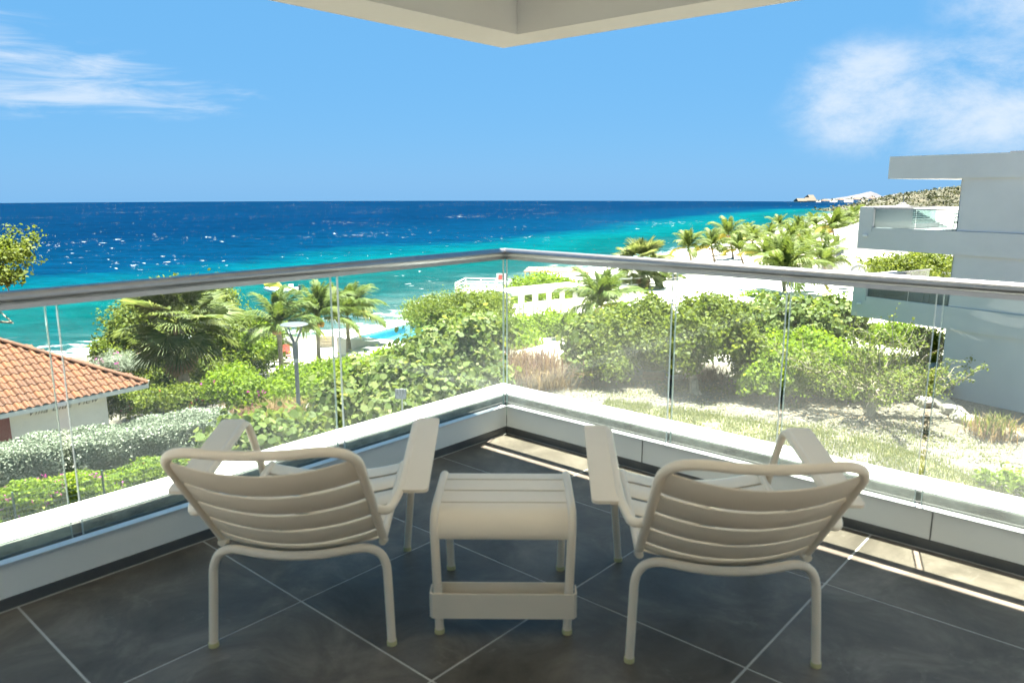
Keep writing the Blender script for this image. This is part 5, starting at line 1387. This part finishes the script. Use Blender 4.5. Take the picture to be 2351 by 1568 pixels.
# ---- middle
plant('clipped_hedge_bush', [lb_(1195, 765, 45, 32, 41.5, 1.8), lb_(1260, 755, 60, 30, 43, 2.0), lb_(1320, 752, 40, 26, 44, 1.8), lb_(1205, 800, 40, 26, 38.5, 1.5)], 'bright green hedge mass between the acacia and the boardwalk', 'shrub', L_bright, 66, 2400, 9, .15, .15, 'oval', corf=.75)
plant('beach_bush', [lb_(1250, 668, 75, 34, 66, 3.4), lb_(1200, 682, 45, 26, 64, 2.6), lb_(1310, 680, 50, 26, 65, 2.8)], 'rounded green bush mound behind the white pergola', 'shrub', L_bright, 67, 2200, 9, .20, .20, 'oval', corf=.78)
plant('beach_bush', [lb_(1445, 722, 60, 22, 46, 1.8), lb_(1540, 718, 60, 18, 47, 1.6)], 'green hedge strip around the information column', 'shrub', L_bright, 68, 1200, 9, .15, .16, 'oval', corf=.75)
plant('beach_bush', [lb_(1640, 705, 75, 20, 46, 1.6), lb_(1740, 695, 70, 18, 47, 1.6)], 'clipped green hedge along the long white beach club roof', 'shrub', L_bright, 69, 1400, 9, .14, .15, 'oval', corf=.78)
coco_palm((1378, 705), 41.0, 2.45, 'dark green coconut palm at the middle, right of the white pergola', 55, 1380, 24, .25, .16, nuts=3)
fan_palm((1475, 605), 66, 1.75, 'round headed fan palm whose crown rises above the handrail', 32, 34, 6, .24)
coco_palm((1525, 645), 72, 2.0, 'small dark palm right of the round headed fan palm', 56, 1525, 16, .3)
grass_clump((1165, 878), 'plum tinted fountain grass left of the balcony corner joint', 44, L_plum, 1.25, 1.35, 900, .012, 1.0, m2=L_straw)
grass_clump((1225, 880), 'tan fountain grass right of the balcony corner joint', 45, L_straw, 1.5, 1.35, 1300, .012, 1.0, m2=L_plum)
grass_clump((1270, 888), 'low straw grass tuft beside the pale boulder', 46, L_straw, .7, .5, 350, .010, 1.1)
grass_clump((1618, 868), 'pinkish grass clump behind the leaning trunk', 47, L_plum, 1.0, .65, 420, .012, .8)
plant('dense_shrub', [lb_(1400, 790, 75, 62, 31.5, 2.2), lb_(1470, 760, 70, 60, 32.5, 2.2), lb_(1500, 800, 75, 58, 31, 2.0), lb_(1390, 835, 60, 34, 30.2, 1.6), lb_(1500, 725, 35, 40, 33, 1.5)], 'dense dark green shrub thicket left of the leaning tree', 'shrub', L_dark, 71, 3300, 9, .15, .15, 'oval', corf=.74)
plant('sea_grape_bush', [lb_(1345, 790, 42, 48, 31, 1.2), lb_(1335, 830, 32, 36, 30.4, 1.0), lb_(1400, 745, 40, 26, 33.5, 1.1)], 'small sea grape with large leaves at the left side of the dark thicket', 'shrub', L_grape, 72, 560, 7, .16, .19, 'round', corf=.5, flat=.6)
tmb = base(1604, 905)
plant('leaning_tree', [lb_(1600, 775, 65, 62, 29.2, 2.0), lb_(1660, 770, 65, 60, 29.6, 2.1), lb_(1570, 805, 50, 45, 28.8, 1.6), lb_(1700, 800, 42, 52, 29.4, 1.6), lb_(1640, 720, 60, 34, 30, 1.8), lb_(1560, 828, 42, 22, 28.8, 1.2)], 'leafy tree with a leaning bare trunk on the gravel', 'tree', L_dark, 73, 3000, 9, .15, .15, 'oval', trunk=(tmb.x, tmb.y, 1.35, .19, atY(1572, 840, 28).x - tmb.x, .6), stems=7, corf=.6, part='crown', stem_m=bark)
plant('sea_grape_bush', [lb_(1790, 745, 75, 58, 34.5, 2.0), lb_(1860, 760, 65, 55, 34, 1.9), lb_(1920, 735, 45, 50, 35, 1.7), lb_(1740, 770, 45, 50, 33.5, 1.6), lb_(1830, 800, 70, 40, 32.5, 1.6)], 'large sea grape thicket left of the apartment block', 'shrub', L_grape, 74, 2300, 7, .18, .19, 'round', corf=.66, flat=.6, stems=6)
plant('round_bush', [lb_(1790, 855, 85, 62, 28.2, 2.0), lb_(1890, 860, 95, 70, 28.4, 2.2), lb_(1990, 870, 85, 62, 28.2, 2.0), lb_(1860, 805, 80, 36, 30, 1.8), lb_(1740, 870, 45, 40, 27.6, 1.3), lb_(2060, 885, 60, 48, 28, 1.5)], 'big bright green rounded bush behind the thorny tree', 'shrub', L_bright, 75, 3600, 9, .13, .15, 'oval', corf=.76)
plant('building_hedge', [lb_(2060, 775, 70, 30, 34, 1.2), lb_(2130, 790, 50, 30, 33, 1.0), lb_(2130, 850, 40, 36, 31, 1.0), lb_(2000, 770, 40, 22, 35, 1.0)], 'bright green hedge under the lower slab of the apartment block', 'shrub', L_bright, 76, 1300, 9, .12, .13, 'oval', corf=.72)
plant('courtyard_tree', [lb_(2060, 620, 55, 30, 50, 2.4), lb_(2130, 612, 55, 32, 50.5, 2.4), lb_(2030, 640, 35, 20, 49.5, 1.6), lb_(2110, 645, 60, 22, 49.5, 2.0)], 'dark leafy tree seen between the two balconies of the apartment block', 'tree', L_dark, 77, 1500, 9, .2, .17, 'oval', trunk=(atY(2090, 700, 50).x, 50, 1.8, .18, 0, 0), stems=5, corf=.55, wob=.25, part='crown')
# ---- palms on the right
RP_ = [((1580, 572), 78, 2.7, 1580, 'coconut palm nearest the surf, leftmost of the beach palm row'),
       ((1633, 568), 80, 2.8, 1633, 'coconut palm second from the surf in the beach palm row'),
       ((1672, 540), 92, 3.1, 1670, 'tall coconut palm rising behind the beach palm row'),
       ((1697, 580), 78, 2.7, 1697, 'light green coconut palm third along the beach palm row'),
       ((1728, 556), 98, 3.0, 1730, 'coconut palm between the beach row and the big windblown palm'),
       ((1788, 522), 130, 3.0, 1788, 'distant coconut palm left of the far whitecaps'),
       ((1832, 530), 112, 3.2, 1832, 'distant coconut palm above the big windblown palm'),
       ((1868, 522), 118, 3.2, 1866, 'distant coconut palm left of the tallest trunk'),
       ((1911, 528), 86, 3.3, 1905, 'tall coconut palm with a long bare trunk near the apartment block'),
       ((1945, 525), 92, 3.1, 1940, 'coconut palm whose crown touches the apartment balcony'),
       ((1848, 585), 74, 2.9, 1850, 'coconut palm behind the big windblown palm, on the right'),
       ((1755, 590), 70, 2.8, 1757, 'coconut palm behind the big windblown palm, on the left'),
       ((1960, 505), 108, 3.0, 1958, 'far coconut palm peeking over the apartment balcony end'),
       ((1815, 555), 88, 2.9, 1815, 'yellow green coconut palm in the middle of the grove'),
       ((1885, 550), 96, 2.9, 1885, 'coconut palm in the grove left of the long bare trunk'),
       ((1652, 560), 100, 2.8, 1652, 'slender coconut palm behind the second palm of the beach row'),
       ((1715, 540), 118, 2.9, 1715, 'distant coconut palm above the light green third palm'),
       ((1768, 545), 110, 2.9, 1768, 'distant coconut palm rising left of the grove'),
       ((1800, 575), 80, 2.8, 1802, 'coconut palm directly behind the crown of the big windblown palm'),
       ((1930, 575), 82, 2.7, 1930, 'low coconut palm right of the long bare trunk'),
       ((1848, 548), 104, 2.9, 1846, 'coconut palm in the grove right of the yellow green one')]
for i, (cp_, Y_, L_, bx_, lab) in enumerate(RP_): coco_palm(cp_, Y_, L_ * .84, lab, 200 + i, bx_, 18, .35, .14, nuts=2)
coco_palm((1797, 630), 48.0, 2.9, 'big windblown coconut palm behind the handrail on the right', 230, 1800, 24, .5, .16, nuts=3)
coco_palm((1893, 612), 60.0, 2.7, 'dark drooping coconut palm left of the emblem kiosk', 231, 1893, 15, .4, .14, nuts=0)

# ---- thorny tree on the gravel
tb_ = base(1998, 955); rs = np.random.RandomState(90)
to = empty('thorny_tree', tb_, 0, 'sparse thorny tree with spreading bare twigs on the gravel', 'tree')
s28 = pxm(tb_.y, 900)
tkb = MB(); tpts = limb(tkb, (0, 0, -.1), (.03, .05, .80), .13, .10, rs, 5, .12); tkb.build('trunk', pale_bark, to, True)
tk2 = MB(); limb(tk2, (-.06, 0, .1), (-.12, 0, .85), .07, .06, rs, 4, .15); tk2.build('trunk', pale_bark, to, True)
twg = MB(); LC = []; LN = []
def along(pts, k, sp):
    for _ in range(k):
        i = rs.randint(0, len(pts) - 1); q = pts[i].lerp(pts[i + 1], rs.rand()) + Vector(rs.normal(size=3)) * sp
        LC.append(tuple(q)); LN.append(tuple(unit(rs.normal(size=3) * .6 + np.array([0, 0, 1]))))
for i in range(17):
    a = i * 2.39996 + rs.rand() * .5; rr_ = 2.2 + 1.5 * rs.rand(); el_ = .25 + .5 * rs.rand()
    if i % 4 == 0: rr_, el_ = 1.2, 1.9
    st_ = Vector((rs.normal() * .05, rs.normal() * .05, .75 + .15 * rs.rand()))
    e_ = st_ + Vector((math.cos(a) * rr_, math.sin(a) * rr_ * .8, el_ * rr_ * .55))
    q = MB(); bp_ = limb(q, st_, e_, .045, .012, rs, 7, .18); q.build('branch', pale_bark, to, True); along(bp_[2:], 60, .08)
    for k in range(9):
        s0 = bp_[2 + rs.randint(0, 5)]; d_ = (e_ - st_).normalized() * (.35 + .5 * rs.rand()) + Vector((rs.normal() * .4, rs.normal() * .4, .15 + .35 * rs.rand()))
        tp_ = limb(twg, s0, s0 + d_ * (.7 + .7 * rs.rand()), .012, .005, rs, 4, .2); along(tp_, 34, .06)
for i in range(9):
    a = rs.rand() * 6.28; s0 = Vector((math.cos(a) * (.3 + rs.rand() * .9), math.sin(a) * .7, 1.3 + .3 * rs.rand()))
    tp_ = limb(twg, s0, s0 + Vector((rs.normal() * .35, rs.normal() * .3, 1.3 + 1.0 * rs.rand())), .016, .005, rs, 5, .12); along(tp_, 20, .05)
tag(twg.build('twigs', pale_bark, to), kind='stuff')
leaves(np.array(LC), np.array(LN), rs, .10, 'oval', rs.rand(len(LC)), .9, 'crown', L_acacia, to)
cl2, n2, t2, _ = cloud(rs, [(0, 0, 1.05, 2.1, 1.7, .55), (.9, 0, .95, 1.5, 1.2, .4), (-.9, 0, 1.15, 1.2, 1.1, .45)], 480, 6, .10, -.5, .8)
leaves(cl2, n2, rs, .085, 'oval', t2, .9, 'inner_twig_leaves', L_acacia, to)

# ---- rocks
rock_m = mat('weathered_limestone', (.25, .23, .195), .95, .3, 3, .8, 7, c2=(.46, .43, .37))
def rock(c, r, seed, label, group=None, sq=(1, .8, .65), m=None):
    rs = np.random.RandomState(seed); bm = bmesh.new(); bmesh.ops.create_icosphere(bm, subdivisions=3, radius=1)
    pl_ = unit(rs.normal(size=(9, 3))); of = .62 + .3 * rs.rand(9)
    for v in bm.verts:
        p = np.array(v.co); 
        for k in range(9):
            d = p @ pl_[k] - of[k]
            if d > 0: p = p - pl_[k] * d * .85
        p = p * (1 + .05 * math.sin(p[0] * 7 + seed) * math.cos(p[1] * 6 + p[2] * 5)) + rs.normal(size=3) * .012
        v.co = Vector(p * np.array(sq) * r)
    me = bpy.data.meshes.new('rock'); bm.to_mesh(me); bm.free()
    o = link('rock', me, m or rock_m, None, Vector((c[0], c[1], g1(c[0], c[1]) + r * sq[2] * .45)), (0, 0, rs.rand() * 6.28))
    return tag(o, label, 'rock', group)
q = base(1310, 880); rock(q, .50, 1, 'single pale boulder lying at the left end of the gravel', None, (1.1, .7, .62), mat('pale_limestone', (.46, .43, .36), .95, .2, 3, .7, 8))
q = base(1553, 868); rock(q, .36, 2, 'pale rock beside the leaning trunk', None, (1.2, .8, .5))
q = base(2200 - 30, 815); 
RK = [(2120, 930, .42, 'boulder at the left foot of the rock pile by the apartment wall'), (2145, 925, .48, 'boulder in the middle of the rock pile by the apartment wall'), (2165, 935, .45, 'boulder at the right foot of the rock pile by the apartment wall'),
      (2130, 905, .45, 'upper left boulder of the rock pile by the apartment wall'), (2160, 905, .5, 'upper right boulder of the rock pile by the apartment wall'), (2145, 885, .42, 'topmost boulder of the rock pile by the apartment wall'),
      (2185, 950, .40, 'first low rock of the row leading from the rock pile'), (2205, 965, .42, 'second low rock of the row leading from the rock pile'), (2232, 975, .36, 'third low rock of the row leading from the rock pile'),
      (2258, 985, .33, 'fourth low rock of the row, just before the spiky grass clump'), (2300, 1002, .36, 'low rock right of the spiky grass clump'), (2328, 1008, .30, 'last low rock at the right edge of the row')]
for i, (x, y, r_, lab) in enumerate(RK):
    q = base(x, y); o = rock(q, r_, 10 + i, lab, 'limestone rocks by the apartment wall')
    if 3 <= i <= 5: o.location = Vector((q.x * .985, q.y * .985, g1(q.x, q.y) + (.5 if i < 5 else .8)))
wl_ = base(1500, 868); wd_ = empty('wooden_lid', wl_, R(-12), 'brown square wooden lid lying on the gravel before the thicket', 'lid')
for k in range(5): MB().box((-.36 + k * .18, 0, .16), (.165, .72, .04)).build('plank', mat('brown_wood', (.20, .10, .05), .7, .3, 4, stretch=(1, 8, 1)), wd_)
for yy in (-.3, .3): MB().box((0, yy, .07), (.9, .06, .135)).build('batten', MATS['brown_wood'], wd_)
grass_clump((2278, 1000), 'spiky green and tan grass clump among the rocks on the right', 48, L_straw, .75, .65, 420, .014, .9, m2=L_grass)
plant('small_shrub', [lb_(2320, 1110, 40, 38, 18.2, .6), lb_(2260, 1098, 16, 12, 18.6, .3), lb_(2370, 1130, 40, 40, 18, .6)], 'loose light green shrub at the lower right corner outside the ledge', 'shrub', L_bright, 79, 170, 7, .09, .12, 'oval', corf=.0, wob=.3, inner=.8)

# ---- lawn strip and sparse grass on the gravel
rs = np.random.RandomState(95)
lawn_px_t = [(1390, 922), (1530, 940), (1653, 958), (1796, 980), (1973, 1008), (2100, 1045), (2245, 1108), (2330, 1150)]
lawn_px_b = [(1300, 1020), (1380, 1110), (1480, 1210), (1600, 1300), (1760, 1390), (1900, 1460), (2050, 1500), (2150, 1520)]
lt = [base(*p) for p in lawn_px_t]; lbm = [base(*p) for p in lawn_px_b]
vs = []
for a, b in zip(lt, lbm):
    for t in (0, .5, 1):
        q = a.lerp(b, t); vs.append((q.x, q.y, g1(q.x, q.y) + .02))
tag(MB().add(vs, [(3 * i + j, 3 * i + j + 1, 3 * i + j + 4, 3 * i + j + 3) for i in range(7) for j in range(2)]).build('lawn', mat('lawn_soil', (.13, .15, .06), .95, .4, 3, c2=(.28, .26, .15))), 'strip of lawn soil along the building', kind='structure')
Cg = []
for _ in range(60000):
    i = rs.randint(0, 7); t = rs.rand(); u = rs.rand(); a = lt[i].lerp(lt[i + 1], t); b = lbm[i].lerp(lbm[i + 1], t)
    u = -.07 * rs.rand() ** 2 if rs.rand() < .06 else u ** 1.5
    q = a.lerp(b, u); dn = math.sin(q.x * 1.9 + q.y) * math.cos(q.y * 2.3 - q.x * .7) + .6 * math.sin(q.x * 4.1 - q.y * 3.3)
    if dn + rs.normal() * .5 < -.75: continue
    Cg.append((q.x, q.y))
Cg = np.array(Cg); Cg = np.column_stack([Cg, gz(Cg[:, 0], Cg[:, 1])])
tag(blades('lawn_grass', Cg, .13, .010, rs, L_grass, .6), 'short lawn grass along the ledge', 'grass', kind='stuff')
Cp = []
for (x, y, r_, n_) in ((1480, 880, .5, 200), (1430, 905, .9, 500), (1560, 895, 1.2, 700), (1680, 895, 1.0, 500), (1740, 905, .8, 350), (1800, 935, .5, 120), (1870, 985, .8, 420), (1930, 975, .9, 420), (2060, 985, .6, 260), (2090, 1000, .8, 420), (2130, 1015, 1.2, 800), (2190, 1010, .8, 300), (2230, 1030, .3, 90), (2260, 1045, .4, 120), (2200, 1080, .4, 150), (2300, 1030, .3, 80), (2280, 1060, .3, 90), (2180, 1050, .3, 90), (1350, 895, .5, 150), (1390, 870, .6, 160), (1290, 860, .4, 80), (1620, 930, .7, 250)):
    c = base(x, y); k = rs.normal(size=(n_, 2)) * r_ * np.array([.8, .4]); k = k[:int(n_ * .6)]; Cp.append(np.column_stack([c.x + k[:, 0], c.y + k[:, 1]]))
Cp = np.concatenate(Cp); Cp = np.column_stack([Cp, gz(Cp[:, 0], Cp[:, 1])])
tag(blades('grass_patches', Cp, .09, .012, rs, L_grass, .9), 'sparse tufts of grass growing through the gravel', 'grass', kind='stuff')

# ---- wire fence along the building side of the gardens
wire = mat('green_wire', (.05, .10, .075), .5, .05)
fa, fb = Vector((-13.4, 12.9, 0)), Vector((-6.2, 21.6, 0))
fn = empty('wire_fence', (fa + fb) / 2, 0, 'thin green wire mesh fence behind the left armchair', 'fence')
fn.location.z = g1(fn.location.x, fn.location.y); fo_ = fn.location
nP = 7
for k in range(nP):
    q = fa.lerp(fb, k / (nP - 1)); q.z = g1(q.x, q.y); MB().tube([q - fo_, q + Vector((0, 0, 1.05)) - fo_], .025, 6).build('post', wire, fn)
ws_ = MB()
for z in np.linspace(.1, 1.0, 8):
    pts = []
    for k in range(13):
        q = fa.lerp(fb, k / 12); q.z = g1(q.x, q.y) + z; pts.append(q - fo_)
    ws_.tube(pts, .003, 3)
for k in range(180):
    q = fa.lerp(fb, (k + .5) / 180); q.z = g1(q.x, q.y); ws_.tube([q + Vector((0, 0, .1)) - fo_, q + Vector((0, 0, 1.0)) - fo_], .0022, 3)
tag(ws_.build('wire_mesh', wire, fn), kind='stuff')

# ---- scrub on the coastal hill and far greenery
rs = np.random.RandomState(97)
hx = rs.rand(2600) * 2 - 1; hill = bpy.data.objects['scrub_hill']
hv = np.array([v.co for v in hill.data.vertices]); sel = hv[rs.choice(len(hv), 2600)]; sel = sel[sel[:, 2] > -14]
C = np.repeat(sel + np.array([0, 0, .4]), 8, 0) + rs.normal(size=(len(sel) * 8, 3)) * np.array([1.6, 1.6, .5])
sb = leaves(C, np.tile(np.array([[0, -.4, 1.]]), (len(C), 1)), rs, 1.3, 'oval', np.clip(np.repeat(rs.rand(len(sel)), 8) * .7 + rs.rand(len(C)) * .3, 0, 1), .8, 'hill_scrub', L_scrub)
tag(sb, 'dry scrub covering the coastal hill', 'scrub', kind='stuff')
fh = bpy.data.objects['far_headland']; hv = np.array([v.co for v in fh.data.vertices]); sel = hv[rs.choice(len(hv), 500)]; sel = sel[(sel[:, 2] > -16) & (sel[:, 1] < 1085)]
C = np.repeat(sel + np.array([0, 0, 1.2]), 8, 0) + rs.normal(size=(len(sel) * 8, 3)) * np.array([4, 3, .9])
tag(leaves(C, np.tile(np.array([[0, -.4, 1.]]), (len(C), 1)), rs, 2.6, 'oval', rs.rand(len(C)), .8, 'headland_greenery', L_scrub), 'trees along the far headland', 'trees', kind='stuff')

# ---- pebbles and fallen leaves on the gravel
rs = np.random.RandomState(98); n_ = 5200
u = rs.rand(n_); px_ = 1250 + 1130 * u; py_ = 872 + (.19 * (px_ - 1250)) * rs.rand(n_) ** .8 + 50 * rs.rand(n_)
P_ = np.array([tuple(at(a, b, -6.2)) for a, b in zip(px_, py_)]); P_[:, 2] = gz(P_[:, 0], P_[:, 1])
ov = np.array([(1, 0, 0), (0, 1, 0), (-1, 0, 0), (0, -1, 0), (0, 0, .7), (0, 0, -.6)]); of_ = np.array([(0, 1, 4), (1, 2, 4), (2, 3, 4), (3, 0, 4), (1, 0, 5), (2, 1, 5), (3, 2, 5), (0, 3, 5)])
sz_ = .018 + .05 * rs.rand(n_) ** 3; an_ = rs.rand(n_) * 6.28
V = ov[None] * (1 + .35 * rs.normal(size=(n_, 6, 1))); ca, sa = np.cos(an_)[:, None], np.sin(an_)[:, None]
V = np.stack([V[..., 0] * ca - V[..., 1] * sa, V[..., 0] * sa + V[..., 1] * ca, V[..., 2]], -1) * sz_[:, None, None] + P_[:, None, :]
F = (np.arange(n_)[:, None, None] * 6 + of_[None]).reshape(-1, 3)
tag(link('pebbles', npmesh('pebbles', V.reshape(-1, 3), F), mat('pebble_stone', (.13, .12, .10), .9, .5, 2, c2=(.30, .28, .24))), 'loose pebbles strewn over the gravel', 'pebbles', kind='stuff')
c_ = [(1600, 890, 1.9, 700), (1998, 960, 2.2, 900), (1450, 872, 2.0, 400), (1850, 930, 2.0, 350)]
Q_ = np.concatenate([np.column_stack([base(a, b).x + rs.normal(size=k) * r, base(a, b).y + rs.normal(size=k) * r * .6]) for a, b, r, k in c_])
Q_ = np.column_stack([Q_, gz(Q_[:, 0], Q_[:, 1]) + .015])
tag(leaves(Q_, np.tile(np.array([[0, 0, 1.]]), (len(Q_), 1)), rs, .075, 'oval', rs.rand(len(Q_)), .25, 'leaf_litter', L_dead), 'dry fallen leaves under the trees on the gravel', 'leaves', kind='stuff')
